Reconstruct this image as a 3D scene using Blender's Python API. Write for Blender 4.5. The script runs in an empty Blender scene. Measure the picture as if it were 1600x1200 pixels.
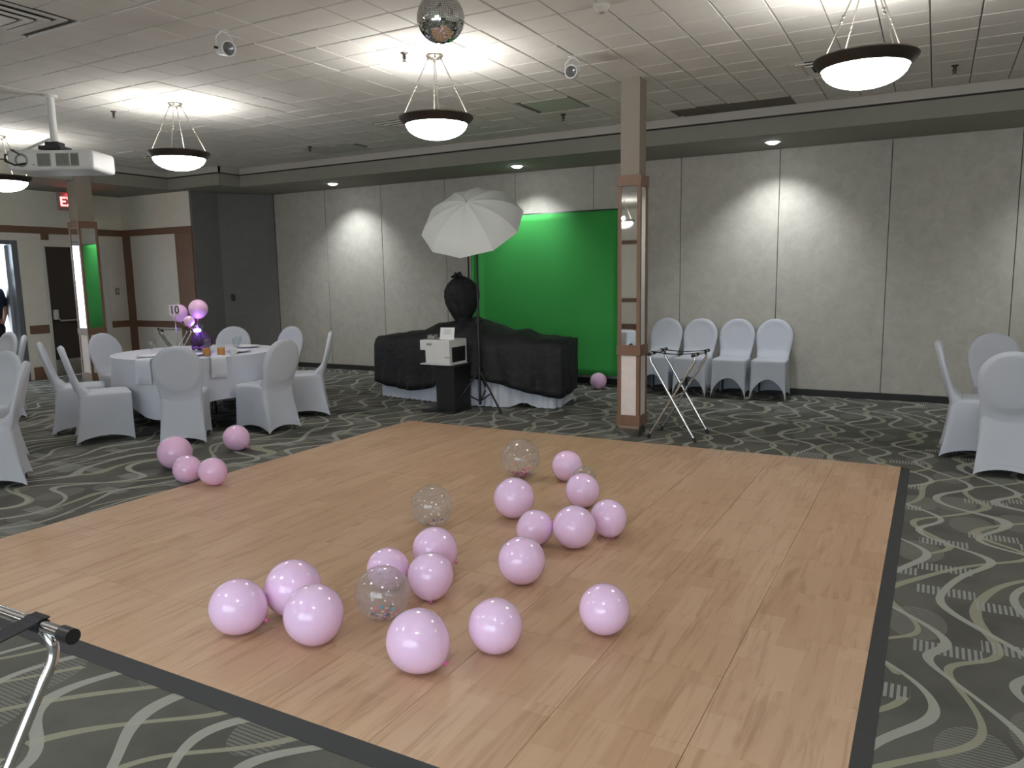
import bpy, bmesh, math, random
from mathutils import Vector, Matrix, Euler
random.seed(7)
PI = math.pi
R = math.radians
sc = bpy.context.scene
C = sc.collection

# ------------------------------------------------------------------ camera
CAM_YAW, CAM_PITCH, CAM_ROLL, CAM_F, CAM_H = R(-28.933), R(-8.115), R(-0.978), 1191.7, 1.5
_f = Vector((math.sin(CAM_YAW) * math.cos(CAM_PITCH), math.cos(CAM_YAW) * math.cos(CAM_PITCH), math.sin(CAM_PITCH)))
_r = Vector((math.cos(CAM_YAW), -math.sin(CAM_YAW), 0))
_u = _r.cross(_f)
cr = _r * math.cos(CAM_ROLL) + _u * math.sin(CAM_ROLL)
cu = -_r * math.sin(CAM_ROLL) + _u * math.cos(CAM_ROLL)
cd = bpy.data.cameras.new('camera')
cam = bpy.data.objects.new('camera', cd)
C.objects.link(cam)
mw = Matrix((cr, cu, -_f)).transposed().to_4x4()
mw.translation = Vector((0, 0, CAM_H))
cam.matrix_world = mw
cd.sensor_fit = 'HORIZONTAL'
cd.sensor_width = 36.0
cd.lens = 36.0 * CAM_F / 1600.0
cd.clip_start = 0.02
cd.clip_end = 200
sc.camera = cam

# ------------------------------------------------------------------ world and exposure
w = bpy.data.worlds.new('overcast_sky')
sc.world = w
w.use_nodes = True
bg = w.node_tree.nodes['Background']
bg.inputs[0].default_value = (0.80, 0.90, 1.0, 1)
bg.inputs[1].default_value = 6.5
sc.view_settings.view_transform = 'Standard'
sc.view_settings.look = 'None'
sc.view_settings.gamma = 1.0
sc.view_settings.use_curve_mapping = False
sc.view_settings.exposure = 0.0
sc.cycles.max_bounces = 8
sc.cycles.diffuse_bounces = 4
sc.cycles.glossy_bounces = 4
sc.cycles.transmission_bounces = 6
sc.cycles.transparent_max_bounces = 12
sc.cycles.sample_clamp_indirect = 4.0
sc.cycles.caustics_reflective = False
sc.cycles.caustics_refractive = False
sc.cycles.use_denoising = True

BOWL_EMIT = 24.0       # glass bowl of each pendant
PEND_UP = 12.0         # bulbs inside each bowl, lighting the ceiling
DOWN_W = 95.0          # recessed downlights by the folding wall
LAMP_COL = (1.0, 0.985, 0.962)
DOWN_COL = (0.93, 0.97, 1.0)

def portal(loc, rot, sx, sy):
    ld = bpy.data.lights.new('daylight_portal', 'AREA'); ld.shape = 'RECTANGLE'; ld.size = sx; ld.size_y = sy
    ld.cycles.is_portal = True
    o = bpy.data.objects.new('daylight_portal', ld); C.objects.link(o); o.location = loc; o.rotation_euler = rot
portal((-1.0, -2.34, 1.35), (R(90), 0, 0), 5.0, 2.1)           # the unseen window added behind the camera
portal((-12.45, 6.155, 1.05), (0, R(-90), 0), 2.09, 0.95)      # the open exit door

# ------------------------------------------------------------------ mesh helpers
class MB:
    def __init__(s):
        s.v = []; s.f = []; s.mi = []
        s.cur = 0
    def add(s, vs, fs):
        b = len(s.v)
        s.v += [tuple(p) for p in vs]
        for f in fs:
            s.f.append(tuple(b + i for i in f)); s.mi.append(s.cur)
        return s
    def box(s, c, d, rz=0.0, m=None):
        x, y, z = d[0] / 2, d[1] / 2, d[2] / 2
        vs = [Vector((sx * x, sy * y, sz * z)) for sz in (-1, 1) for sy in (-1, 1) for sx in (-1, 1)]
        if rz:
            rot = Matrix.Rotation(rz, 3, 'Z'); vs = [rot @ p for p in vs]
        if m is not None: vs = [m @ p for p in vs]
        vs = [p + Vector(c) for p in vs]
        return s.add(vs, [(0, 2, 3, 1), (4, 5, 7, 6), (0, 1, 5, 4), (2, 6, 7, 3), (0, 4, 6, 2), (1, 3, 7, 5)])
    def bb(s, x0, x1, y0, y1, z0, z1):
        return s.box(((x0 + x1) / 2, (y0 + y1) / 2, (z0 + z1) / 2), (x1 - x0, y1 - y0, z1 - z0))
    def rings(s, rs, cu=True, cap0=False, cap1=False, cv=False):
        n = len(rs[0]); b = len(s.v)
        for r in rs: s.v += [tuple(p) for p in r]
        m = len(rs)
        def q(a, c, d, e): s.f.append((b + a, b + c, b + d, b + e)); s.mi.append(s.cur)
        for j in range(m if cv else m - 1):
            j2 = (j + 1) % m
            for i in range(n if cu else n - 1):
                i2 = (i + 1) % n
                q(j * n + i, j * n + i2, j2 * n + i2, j2 * n + i)
        if cap0: s.f.append(tuple(b + i for i in range(n))[::-1]); s.mi.append(s.cur)
        if cap1: s.f.append(tuple(b + (m - 1) * n + i for i in range(n))); s.mi.append(s.cur)
        return s
    def tube(s, pts, r, n=8, cap=True, closed=False):
        pts = [Vector(p) for p in pts]; rs = []
        up = None
        for i, p in enumerate(pts):
            if closed: t = (pts[(i + 1) % len(pts)] - pts[i - 1])
            else: t = (pts[min(i + 1, len(pts) - 1)] - pts[max(i - 1, 0)])
            t.normalize()
            if up is None:
                up = Vector((0, 0, 1)) if abs(t.z) < 0.9 else Vector((1, 0, 0))
            a = t.cross(up)
            if a.length < 1e-4: a = t.cross(Vector((0.3, 1, 0.2)))
            a.normalize(); bb_ = a.cross(t); up = bb_
            rr = r[i] if isinstance(r, (list, tuple)) else r
            rs.append([p + (a * math.cos(k * 2 * PI / n) + bb_ * math.sin(k * 2 * PI / n)) * rr for k in range(n)])
        return s.rings(rs, True, cap and not closed, cap and not closed, closed)
    def lathe(s, prof, n=24, c=(0, 0, 0), m=None, cap0=False, cap1=False):
        rs = []
        for r, z in prof:
            ring = [Vector((r * math.cos(k * 2 * PI / n), r * math.sin(k * 2 * PI / n), z)) for k in range(n)]
            if m is not None: ring = [m @ p for p in ring]
            rs.append([p + Vector(c) for p in ring])
        return s.rings(rs, True, cap0, cap1)
    def build(s, name, mat, parent=None, loc=(0, 0, 0), rz=0.0, rot=None, smooth=35, bevel=0.0, seg=1):
        o = bpy.data.objects.new(name, s.mesh(name, mat, smooth))
        return place(o, parent, loc, rz, rot, bevel, seg)
    def mesh(s, name, mat, smooth=35):
        me = bpy.data.meshes.new(name)
        me.from_pydata(s.v, [], s.f)
        mats = mat if isinstance(mat, (list, tuple)) else [mat]
        for k in mats: me.materials.append(k)
        if len(mats) > 1: me.polygons.foreach_set('material_index', s.mi)
        me.update()
        if smooth:
            me.polygons.foreach_set('use_smooth', [True] * len(me.polygons))
            if smooth < 180: me.set_sharp_from_angle(angle=R(smooth))
        return me

def place(o, parent=None, loc=(0, 0, 0), rz=0.0, rot=None, bevel=0.0, seg=1):
    C.objects.link(o)
    o.location = loc
    o.rotation_euler = rot if rot is not None else (0, 0, rz)
    if parent is not None: o.parent = parent
    if bevel:
        md = o.modifiers.new('bevel', 'BEVEL'); md.width = bevel; md.segments = seg; md.limit_method = 'ANGLE'
    return o

def tag(o, label=None, cat=None, group=None, kind=None):
    if label: o['label'] = label
    if cat: o['category'] = cat
    if group: o['group'] = group
    if kind: o['kind'] = kind
    return o

def thing(name, label, cat, loc=(0, 0, 0), rz=0.0, group=None, rot=None):
    o = bpy.data.objects.new(name, None)
    o.empty_display_size = 0.1
    place(o, None, loc, rz, rot)
    return tag(o, label, cat, group)

def dup(root, loc, rz=0.0, label=None, rot=None):
    r = root.copy(); C.objects.link(r); r.location = loc
    r.rotation_euler = rot if rot is not None else (0, 0, rz)
    if label: r['label'] = label
    for ch in list(root.children):
        c = ch.copy(); C.objects.link(c); c.parent = r
        for g in ch.children:
            d = g.copy(); C.objects.link(d); d.parent = c
    return r

def struct(o): o['kind'] = 'structure'; return o
def S(x): return x * x * (3 - 2 * x)
def clamp(x, a=0.0, b=1.0): return max(a, min(b, x))
def lerp(a, b, t): return a + (b - a) * t
def spline(pts_, n=5):
    P_ = [Vector(p) for p in pts_]; out = []
    for i in range(len(P_) - 1):
        a, b, c, d = P_[max(i - 1, 0)], P_[i], P_[i + 1], P_[min(i + 2, len(P_) - 1)]
        for k in range(n):
            t = k / n
            out.append(0.5 * ((2 * b) + (c - a) * t + (2 * a - 5 * b + 4 * c - d) * t * t + (3 * b - a - 3 * c + d) * t ** 3))
    return out + [P_[-1]]
def facing(dx, dy): return math.atan2(-dx, dy)

# ------------------------------------------------------------------ material helpers
def lin(c):
    return tuple(((v / 255) / 12.92 if v / 255 <= 0.04045 else ((v / 255 + 0.055) / 1.055) ** 2.4) for v in c)

class NT:
    def __init__(s, name):
        s.m = bpy.data.materials.new(name); s.m.use_nodes = True
        s.t = s.m.node_tree; s.b = s.t.nodes['Principled BSDF']; s.out = s.t.nodes['Material Output']
    def n(s, typ, **kw):
        nd = s.t.nodes.new(typ)
        for k, v in kw.items(): setattr(nd, k, v)
        return nd
    def l(s, a, b): s.t.links.new(a, b)
    def math(s, op, a, b=None, c=None):
        nd = s.n('ShaderNodeMath', operation=op)
        for i, v in enumerate((a, b, c)):
            if v is None: continue
            if isinstance(v, (int, float)): nd.inputs[i].default_value = v
            else: s.l(v, nd.inputs[i])
        return nd.outputs[0]
    def mix(s, fac, a, b, blend='MIX'):
        nd = s.n('ShaderNodeMix', data_type='RGBA', blend_type=blend)
        for sock, v in ((nd.inputs[0], fac), (nd.inputs[6], a), (nd.inputs[7], b)):
            if isinstance(v, (int, float)): sock.default_value = v
            elif isinstance(v, tuple): sock.default_value = (*v[:3], 1)
            else: s.l(v, sock)
        return nd.outputs[2]
    def noise(s, vec, scale, detail=2, rough=0.5, dist=0):
        nd = s.n('ShaderNodeTexNoise'); nd.inputs['Scale'].default_value = scale
        nd.inputs['Detail'].default_value = detail; nd.inputs['Roughness'].default_value = rough
        nd.inputs['Distortion'].default_value = dist
        if vec is not None: s.l(vec, nd.inputs['Vector'])
        return nd
    def ramp(s, val, lo, hi):
        nd = s.n('ShaderNodeMapRange'); nd.clamp = True
        nd.inputs['From Min'].default_value = lo; nd.inputs['From Max'].default_value = hi
        s.l(val, nd.inputs['Value']); return nd.outputs[0]
    def schlick(s, f0=0.04, top=0.8):
        lw = s.n('ShaderNodeLayerWeight'); lw.inputs[0].default_value = 0.5
        return s.math('MULTIPLY_ADD', s.math('POWER', lw.outputs['Facing'], 4.0), top, f0)
    def pos(s): return s.n('ShaderNodeNewGeometry').outputs['Position']
    def obj(s): return s.n('ShaderNodeTexCoord').outputs['Object']
    def scale(s, vec, sc_, rot=(0, 0, 0)):
        nd = s.n('ShaderNodeMapping'); nd.inputs['Scale'].default_value = sc_; nd.inputs['Rotation'].default_value = rot
        s.l(vec, nd.inputs['Vector']); return nd.outputs[0]
    def bump(s, h, strength=0.2, dist=0.01):
        nd = s.n('ShaderNodeBump'); nd.inputs['Strength'].default_value = strength; nd.inputs['Distance'].default_value = dist
        s.l(h, nd.inputs['Height']); s.l(nd.outputs[0], s.b.inputs['Normal'])

def mat(name, col, rough=0.5, metal=0.0, var=0.0, vscale=8.0, bump=0.0, bscale=60.0, bdist=0.004, emit=None, estr=0.0, spec=0.5, sheen=0.0, sss=0.0, coat=0.0, world=False):
    k = NT(name); b = k.b
    b.inputs['Base Color'].default_value = (*col, 1)
    b.inputs['Roughness'].default_value = rough
    b.inputs['Metallic'].default_value = metal
    b.inputs['Specular IOR Level'].default_value = spec
    if sheen: b.inputs['Sheen Weight'].default_value = sheen
    if coat: b.inputs['Coat Weight'].default_value = coat; b.inputs['Coat Roughness'].default_value = 0.05
    if sss:
        b.inputs['Subsurface Weight'].default_value = sss
        b.inputs['Subsurface Radius'].default_value = (0.05, 0.03, 0.03)
    vec = k.pos() if world else k.obj()
    nz = k.noise(vec, vscale, 3)
    amt = var if var else 0.03
    k.l(k.mix(nz.outputs[0], tuple(c * (1 - amt) for c in col), tuple(min(1, c * (1 + amt)) for c in col)), b.inputs['Base Color'])
    if bump:
        k.bump(k.noise(vec, bscale, 2).outputs[0], bump, bdist)
    if emit:
        b.inputs['Emission Color'].default_value = (*emit, 1); b.inputs['Emission Strength'].default_value = estr
    return k.m

def carpet_mat():
    """grey carpet with pale sinuous ribbons running along Y, barcode dashes and soft ovals"""
    k = NT('patterned_carpet'); p = k.pos()
    base = lin((104, 104, 99)); dark = lin((88, 88, 84)); pale = lin((164, 165, 157)); mid = lin((126, 126, 121)); yell = lin((154, 153, 136))
    sx = k.n('ShaderNodeSeparateXYZ'); k.l(p, sx.inputs[0])
    X, Y = sx.outputs[0], sx.outputs[1]
    nA = k.noise(p, 0.7, 1); nB = k.noise(k.scale(p, (1, 1, 1), (0, 0, 1.1)), 0.9, 0)
    wob = k.math('MULTIPLY_ADD', nA.outputs[0], 0.6, k.math('MULTIPLY', nB.outputs[0], 0.5))
    def ribbon(period, amp, wl, ph, width, wn, drift):
        q = k.math('MULTIPLY', k.math('SINE', k.math('MULTIPLY_ADD', Y, 2 * PI / wl, k.math('MULTIPLY_ADD', nB.outputs[0], 5.0, ph))), amp)
        f = k.math('FRACT', k.math('DIVIDE', k.math('ADD', k.math('MULTIPLY_ADD', Y, drift, k.math('ADD', X, q)), wob), period))
        d = k.math('MULTIPLY', k.math('ABSOLUTE', k.math('SUBTRACT', f, 0.5)), period)
        nw = k.noise(p, wn, 1)
        return k.math('LESS_THAN', d, k.math('MULTIPLY', k.math('MULTIPLY_ADD', nw.outputs[0], 1.3, 0.2), width))
    r1 = ribbon(0.31, 0.12, 0.82, 0.0, 0.025, 1.1, 0.22)
    r2 = ribbon(0.34, 0.13, 0.93, 3.0, 0.023, 1.6, -0.3)
    keep = k.math('GREATER_THAN', k.noise(p, 1.9, 1).outputs[0], 0.36)
    # barcode dashes
    cell = k.n('ShaderNodeCombineXYZ')
    k.l(k.math('FLOOR', k.math('DIVIDE', X, 0.24)), cell.inputs[0]); k.l(k.math('FLOOR', k.math('DIVIDE', Y, 0.105)), cell.inputs[1])
    wn_ = k.n('ShaderNodeTexWhiteNoise', noise_dimensions='2D'); k.l(cell.outputs[0], wn_.inputs['Vector'])
    bar = k.math('GREATER_THAN', k.math('FRACT', k.math('DIVIDE', k.math('ADD', X, k.math('MULTIPLY', wn_.outputs['Value'], 0.3)), 0.021)), 0.45)
    hatch = k.math('MULTIPLY', k.math('GREATER_THAN', wn_.outputs['Value'], 0.9), bar)
    vb = k.n('ShaderNodeTexVoronoi', feature='F1', voronoi_dimensions='2D'); vb.inputs['Scale'].default_value = 1.5
    k.l(k.scale(p, (1.5, 1, 1)), vb.inputs['Vector'])
    oval = k.math('LESS_THAN', vb.outputs['Distance'], 0.26)
    rib = k.math('GREATER_THAN', k.math('FRACT', k.math('DIVIDE', Y, 0.017)), 0.35)
    c = k.mix(k.math('MULTIPLY', k.ramp(k.noise(p, 2.2, 3).outputs[0], 0.38, 0.62), 0.9), base, dark)
    c = k.mix(k.math('MULTIPLY', k.math('MULTIPLY', oval, rib), 0.8), c, mid)
    c = k.mix(k.math('MULTIPLY', k.math('MULTIPLY', r2, keep), 0.9), c, yell)
    c = k.mix(k.math('MULTIPLY', r1, 0.9), c, pale)
    c = k.mix(k.math('MULTIPLY', hatch, 0.8), c, lin((156, 158, 155)))
    fib = k.noise(p, 240, 2)
    c = k.mix(0.3, c, k.mix(fib.outputs[0], (0.06, 0.06, 0.056), (0.6, 0.6, 0.57)), 'SOFT_LIGHT')
    k.l(c, k.b.inputs['Base Color']); k.b.inputs['Roughness'].default_value = 0.95
    k.b.inputs['Specular IOR Level'].default_value = 0.1
    k.bump(fib.outputs[0], 0.35, 0.006)
    return k.m

def wood_mat(name, c1, c2, dark, rough=0.42):
    """printed plank floor; planks run along Y, 0.114 m wide"""
    k = NT(name); p = k.pos()
    sx = k.n('ShaderNodeSeparateXYZ'); k.l(p, sx.inputs[0])
    cm = k.n('ShaderNodeCombineXYZ')
    k.l(sx.outputs[1], cm.inputs[0])
    k.l(k.math('ADD', sx.outputs[0], 4.725), cm.inputs[1])
    oi = k.n('ShaderNodeObjectInfo')
    k.l(k.math('MULTIPLY', oi.outputs['Random'], 9.0), cm.inputs[2])
    br = k.n('ShaderNodeTexBrick'); br.offset = 0.37; br.squash = 1.0
    br.inputs['Scale'].default_value = 1.0; br.inputs['Brick Width'].default_value = 0.43
    br.inputs['Row Height'].default_value = 0.1146; br.inputs['Mortar Size'].default_value = 0.0006
    br.inputs['Color1'].default_value = (0, 0, 0, 1); br.inputs['Color2'].default_value = (1, 1, 1, 1); br.inputs['Mortar'].default_value = (0.3, 0.3, 0.3, 1)
    k.l(cm.outputs[0], br.inputs['Vector'])
    g = k.noise(k.scale(cm.outputs[0], (2.2, 26, 1)), 1.0, 4, 0.6, 0.6)
    g2 = k.noise(k.scale(cm.outputs[0], (1.0, 9, 1)), 1.0, 2, 0.5, 0.4)
    t = k.math('ADD', k.math('MULTIPLY', br.outputs[0], 0.62), k.math('MULTIPLY', g2.outputs[0], 0.75))
    c = k.mix(k.ramp(t, 0.2, 1.0), c1, c2)
    c = k.mix(k.math('MULTIPLY', k.ramp(g.outputs[0], 0.5, 0.74), 0.6), c, dark)
    kn = k.n('ShaderNodeTexVoronoi', feature='F1'); kn.inputs['Scale'].default_value = 1.0
    k.l(k.scale(cm.outputs[0], (1.5, 3.6, 1)), kn.inputs['Vector'])
    c = k.mix(k.math('MULTIPLY', k.ramp(kn.outputs['Distance'], 0.10, 0.02), 0.5), c, dark)
    c = k.mix(k.math('MULTIPLY', oi.outputs['Random'], 0.16), c, c1)
    k.l(c, k.b.inputs['Base Color']); k.b.inputs['Roughness'].default_value = rough
    k.b.inputs['Specular IOR Level'].default_value = 0.4
    k.bump(g.outputs[0], 0.05, 0.002)
    return k.m

def brownwood(name, c):
    k = NT(name); p = k.obj()
    g = k.noise(k.scale(p, (14, 14, 3)), 2.0, 4, 0.6, 0.8)
    k.l(k.mix(g.outputs[0], tuple(v * 0.82 for v in c), tuple(v * 1.14 for v in c)), k.b.inputs['Base Color'])
    k.b.inputs['Roughness'].default_value = 0.5
    return k.m

def fabric_wall(name, c, amt=0.16):
    k = NT(name); p = k.pos()
    a = k.noise(p, 7, 5, 0.72, 0.6); b2 = k.noise(p, 260, 1)
    t = k.ramp(a.outputs[0], 0.3, 0.72)
    col = k.mix(t, tuple(v * (1 - amt) for v in c), tuple(v * (1 + amt) for v in c))
    k.l(col, k.b.inputs['Base Color']); k.b.inputs['Roughness'].default_value = 0.9
    k.b.inputs['Specular IOR Level'].default_value = 0.2
    k.bump(b2.outputs[0], 0.15, 0.003)
    return k.m

def clear_balloon():
    k = NT('clear_balloon_latex'); t = k.t
    tr = k.n('ShaderNodeBsdfTransparent'); tr.inputs[0].default_value = (0.93, 0.93, 0.93, 1)
    gl = k.n('ShaderNodeBsdfGlossy'); gl.inputs['Roughness'].default_value = 0.03
    tl = k.n('ShaderNodeBsdfTranslucent'); tl.inputs[0].default_value = (0.8, 0.78, 0.78, 1)
    df = k.n('ShaderNodeBsdfDiffuse'); df.inputs[0].default_value = (0.8, 0.78, 0.78, 1)
    nz = k.noise(k.obj(), 5, 2)
    m0 = k.n('ShaderNodeMixShader'); m0.inputs[0].default_value = 0.5; k.l(tl.outputs[0], m0.inputs[1]); k.l(df.outputs[0], m0.inputs[2])
    m1 = k.n('ShaderNodeMixShader'); k.l(k.math('MULTIPLY', nz.outputs[0], 0.42), m1.inputs[0]); k.l(tr.outputs[0], m1.inputs[1]); k.l(m0.outputs[0], m1.inputs[2])
    m2 = k.n('ShaderNodeMixShader'); k.l(k.schlick(0.07, 0.35), m2.inputs[0]); k.l(m1.outputs[0], m2.inputs[1]); k.l(gl.outputs[0], m2.inputs[2])
    k.l(m2.outputs[0], k.out.inputs[0])
    return k.m

def thin_glass(name, tint=(0.95, 0.97, 0.97), milky=0.0):
    k = NT(name)
    tr = k.n('ShaderNodeBsdfTransparent'); tr.inputs[0].default_value = (*tint, 1)
    gl = k.n('ShaderNodeBsdfGlossy'); gl.inputs['Roughness'].default_value = 0.03
    fr = k.schlick(0.05, 0.7)
    base = tr.outputs[0]
    if milky:
        df = k.n('ShaderNodeBsdfDiffuse'); df.inputs[0].default_value = (0.9, 0.9, 0.9, 1)
        m1 = k.n('ShaderNodeMixShader'); m1.inputs[0].default_value = milky
        k.l(tr.outputs[0], m1.inputs[1]); k.l(df.outputs[0], m1.inputs[2]); base = m1.outputs[0]
    nz = k.noise(k.obj(), 3, 1)
    m2 = k.n('ShaderNodeMixShader'); k.l(k.math('MULTIPLY', fr, k.math('ADD', k.math('MULTIPLY', nz.outputs[0], 0.1), 0.9)), m2.inputs[0]); k.l(base, m2.inputs[1]); k.l(gl.outputs[0], m2.inputs[2])
    k.l(m2.outputs[0], k.out.inputs[0])
    return k.m

def emitter(name, col, strength, var=0.05):
    k = NT(name)
    nz = k.noise(k.obj(), 4, 1)
    k.b.inputs['Base Color'].default_value = (*[min(0.9, c * 0.9) for c in col], 1)
    k.l(k.mix(nz.outputs[0], tuple(c * (1 - var) for c in col), col), k.b.inputs['Emission Color'])
    k.b.inputs['Emission Strength'].default_value = strength
    k.b.inputs['Roughness'].default_value = 0.4
    return k.m

M = {}
M['carpet'] = carpet_mat()
M['floorwood'] = wood_mat('printed_oak_plank', lin((182, 147, 116)), lin((201, 169, 139)), lin((144, 108, 79)))
M['ramp'] = mat('dark_edge_ramp', lin((52, 54, 56)), 0.55, var=0.1, vscale=30)
M['tile'] = mat('ceiling_tile_white', lin((206, 203, 196)), 0.9, var=0.05, vscale=3, bump=0.25, bscale=150, bdist=0.003, world=True)
M['tileback'] = mat('ceiling_backing_dark', lin((105, 98, 90)), 0.9)
M['soffit'] = fabric_wall('soffit_paint_grey', lin((146, 145, 135)), 0.03)
M['cove'] = mat('crown_moulding_white', lin((180, 176, 167)), 0.6)
M['gap'] = mat('shadow_gap_dark', lin((48, 44, 40)), 0.8)
M['panelfab'] = fabric_wall('folding_wall_fabric_grey', lin((188, 185, 175)), 0.12)
M['pocket'] = fabric_wall('pocket_door_painted_dim', lin((118, 117, 116)), 0.08)  # partition grey darkened, the unlit corner's dimness put into the colour
M['blackbase'] = mat('black_rubber_base', lin((34, 33, 32)), 0.6)
M['seam'] = mat('seam_gasket_dark', lin((70, 68, 64)), 0.8)
M['wallpaint'] = fabric_wall('wall_vinyl_offwhite', lin((230, 226, 216)), 0.04)
M['wallup'] = fabric_wall('wall_upper_taupe', lin((234, 232, 218)), 0.04)
M['brown'] = brownwood('brown_wood_trim', lin((120, 91, 72)))
M['colpaint'] = fabric_wall('column_paint_beige', lin((146, 137, 126)), 0.03)
M['colpanel'] = fabric_wall('column_panel_offwhite', lin((226, 216, 212)), 0.07)
M['mirror'] = mat('mirror_glass', (0.86, 0.88, 0.87), 0.02, 1.0, var=0.01)
M['kick'] = mat('brushed_kickplate', (0.55, 0.53, 0.5), 0.12, 1.0)
M['spandex'] = mat('white_spandex_cover', lin((194, 198, 207)), 0.75, var=0.03, vscale=3, bump=0.08, bscale=300, bdist=0.001, sheen=0.15)
M['chairleg'] = mat('grey_chair_leg_metal', lin((92, 92, 92)), 0.35, 0.8)
M['linen'] = mat('white_table_linen', lin((208, 211, 221)), 0.85, var=0.03, vscale=5, bump=0.1, bscale=250, bdist=0.001)
M['pink'] = mat('pink_balloon_latex', lin((249, 214, 250)), 0.13, var=0.03, vscale=2.5, sss=0.3, coat=0.3)
M['pinkdeep'] = mat('deep_pink_balloon_latex', lin((243, 200, 233)), 0.14, var=0.03, vscale=2.5, sss=0.3, coat=0.3)
M['knot'] = mat('balloon_knot_pink', lin((232, 120, 178)), 0.35)
M['clear'] = clear_balloon()
for i, c in enumerate([(232, 90, 130), (110, 80, 170), (236, 232, 226), (70, 170, 190), (235, 200, 150), (70, 60, 110)]):
    M['conf%d' % i] = mat('confetti_colour_%d' % i, lin(c), 0.6)
M['bronze'] = mat('dark_bronze_ring', lin((58, 50, 44)), 0.42, 0.5, var=0.1)
M['nickel'] = mat('brushed_nickel', (0.55, 0.52, 0.47), 0.28, 1.0)
M['rod'] = mat('aged_nickel_rod', (0.22, 0.2, 0.17), 0.38, 0.9)
M['bowl'] = emitter('lit_alabaster_bowl', LAMP_COL, BOWL_EMIT)
M['black'] = mat('black_plastic', lin((26, 26, 27)), 0.45)
M['strap'] = mat('black_webbing_strap', lin((34, 34, 38)), 0.8, bump=0.3, bscale=300)
M['chrome'] = mat('chrome_tube', (0.72, 0.72, 0.73), 0.16, 1.0)
M['white_plastic'] = mat('white_plastic', lin((216, 216, 214)), 0.4)
M['vent_dark'] = mat('dark_vent_slot', lin((38, 38, 42)), 0.7)
M['ventgrey'] = mat('grey_vent_grille', lin((150, 148, 142)), 0.6)
M['ventmetal'] = mat('painted_vent_metal', lin((196, 192, 184)), 0.5)
M['panel_dark'] = mat('dark_return_grille', lin((98, 92, 80)), 0.7, var=0.08, vscale=20)
M['panel_grey'] = mat('grey_access_panel', lin((164, 164, 156)), 0.45)
M['blackcloth'] = mat('black_polyester_drape', lin((16, 16, 20)), 0.7, var=0.15, vscale=6, bump=0.55, bscale=7, bdist=0.05)
M['green'] = mat('chroma_green_cloth', lin((50, 150, 66)), 0.85, var=0.05, vscale=3)
M['umb'] = None
M['doorwood'] = mat('dark_brown_door', lin((58, 50, 44)), 0.55, var=0.08)
M['alu'] = mat('door_aluminium', lin((120, 124, 130)), 0.4, 0.6)
M['steel'] = mat('pushbar_steel', (0.66, 0.65, 0.62), 0.3, 1.0)
M['glass'] = thin_glass('clear_drinking_glass')
M['cardglass'] = thin_glass('frosted_acrylic_card', (0.95, 0.93, 0.95), 0.3)
M['ink'] = mat('black_ink', lin((22, 22, 24)), 0.6)
M['greyink'] = mat('grey_print_lines', lin((150, 148, 150)), 0.7)
M['paper'] = mat('white_paper', lin((236, 236, 236)), 0.7)
M['tulle'] = mat('dark_purple_tulle', lin((66, 40, 74)), 0.8, var=0.2, vscale=20)
M['led'] = emitter('violet_led_glow', (0.42, 0.22, 1.0), 14.0)
M['orange'] = mat('orange_candy_jar', lin((206, 138, 66)), 0.4)
M['red'] = emitter('red_exit_letters', (1.0, 0.13, 0.12), 7.0)
M['exitbox'] = mat('exit_sign_housing', lin((150, 130, 138)), 0.5)
M['concrete'] = mat('outside_concrete', lin((190, 188, 182)), 0.9)
M['skin'] = mat('skin', lin((206, 160, 134)), 0.55, sss=0.1)
M['navy'] = mat('navy_shirt_cloth', lin((36, 42, 66)), 0.85)
M['trouser'] = mat('dark_trouser_cloth', lin((28, 28, 36)), 0.85)
M['hair'] = mat('dark_brown_hair', lin((46, 34, 28)), 0.7)
def umb_mat():
    k = NT('white_umbrella_nylon')
    df = k.n('ShaderNodeBsdfDiffuse'); tl = k.n('ShaderNodeBsdfTranslucent')
    nz = k.noise(k.obj(), 3, 1)
    col = k.mix(nz.outputs[0], lin((232, 234, 231)), lin((240, 241, 239)))
    k.l(col, df.inputs[0]); k.l(col, tl.inputs[0])
    m = k.n('ShaderNodeMixShader'); m.inputs[0].default_value = 0.22
    k.l(df.outputs[0], m.inputs[1]); k.l(tl.outputs[0], m.inputs[2]); k.l(m.outputs[0], k.out.inputs[0])
    return k.m
M['umb'] = umb_mat()

# ================================================================== THE ROOM
XL, XR, YB, YF, ZC = -12.25, 4.6, 9.686, -6.4, 3.195
ZS = 2.92          # underside of the soffit
m = MB(); m.bb(XL - 0.15, XR + 0.15, -2.32, YB + 0.25, -0.12, 0); m.bb(XL - 0.15, -3.98, YF - 0.15, -2.32, -0.12, 0)
floor = struct(m.build('floor', M['carpet'], smooth=0))
m = MB(); m.bb(XL - 0.15, XR + 0.15, -2.32, YB + 0.25, ZC + 0.010, ZC + 0.15); m.bb(XL - 0.15, -3.98, YF - 0.15, -2.32, ZC + 0.010, ZC + 0.15)
ceiling = struct(m.build('ceiling', M['tileback'], smooth=0))

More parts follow.
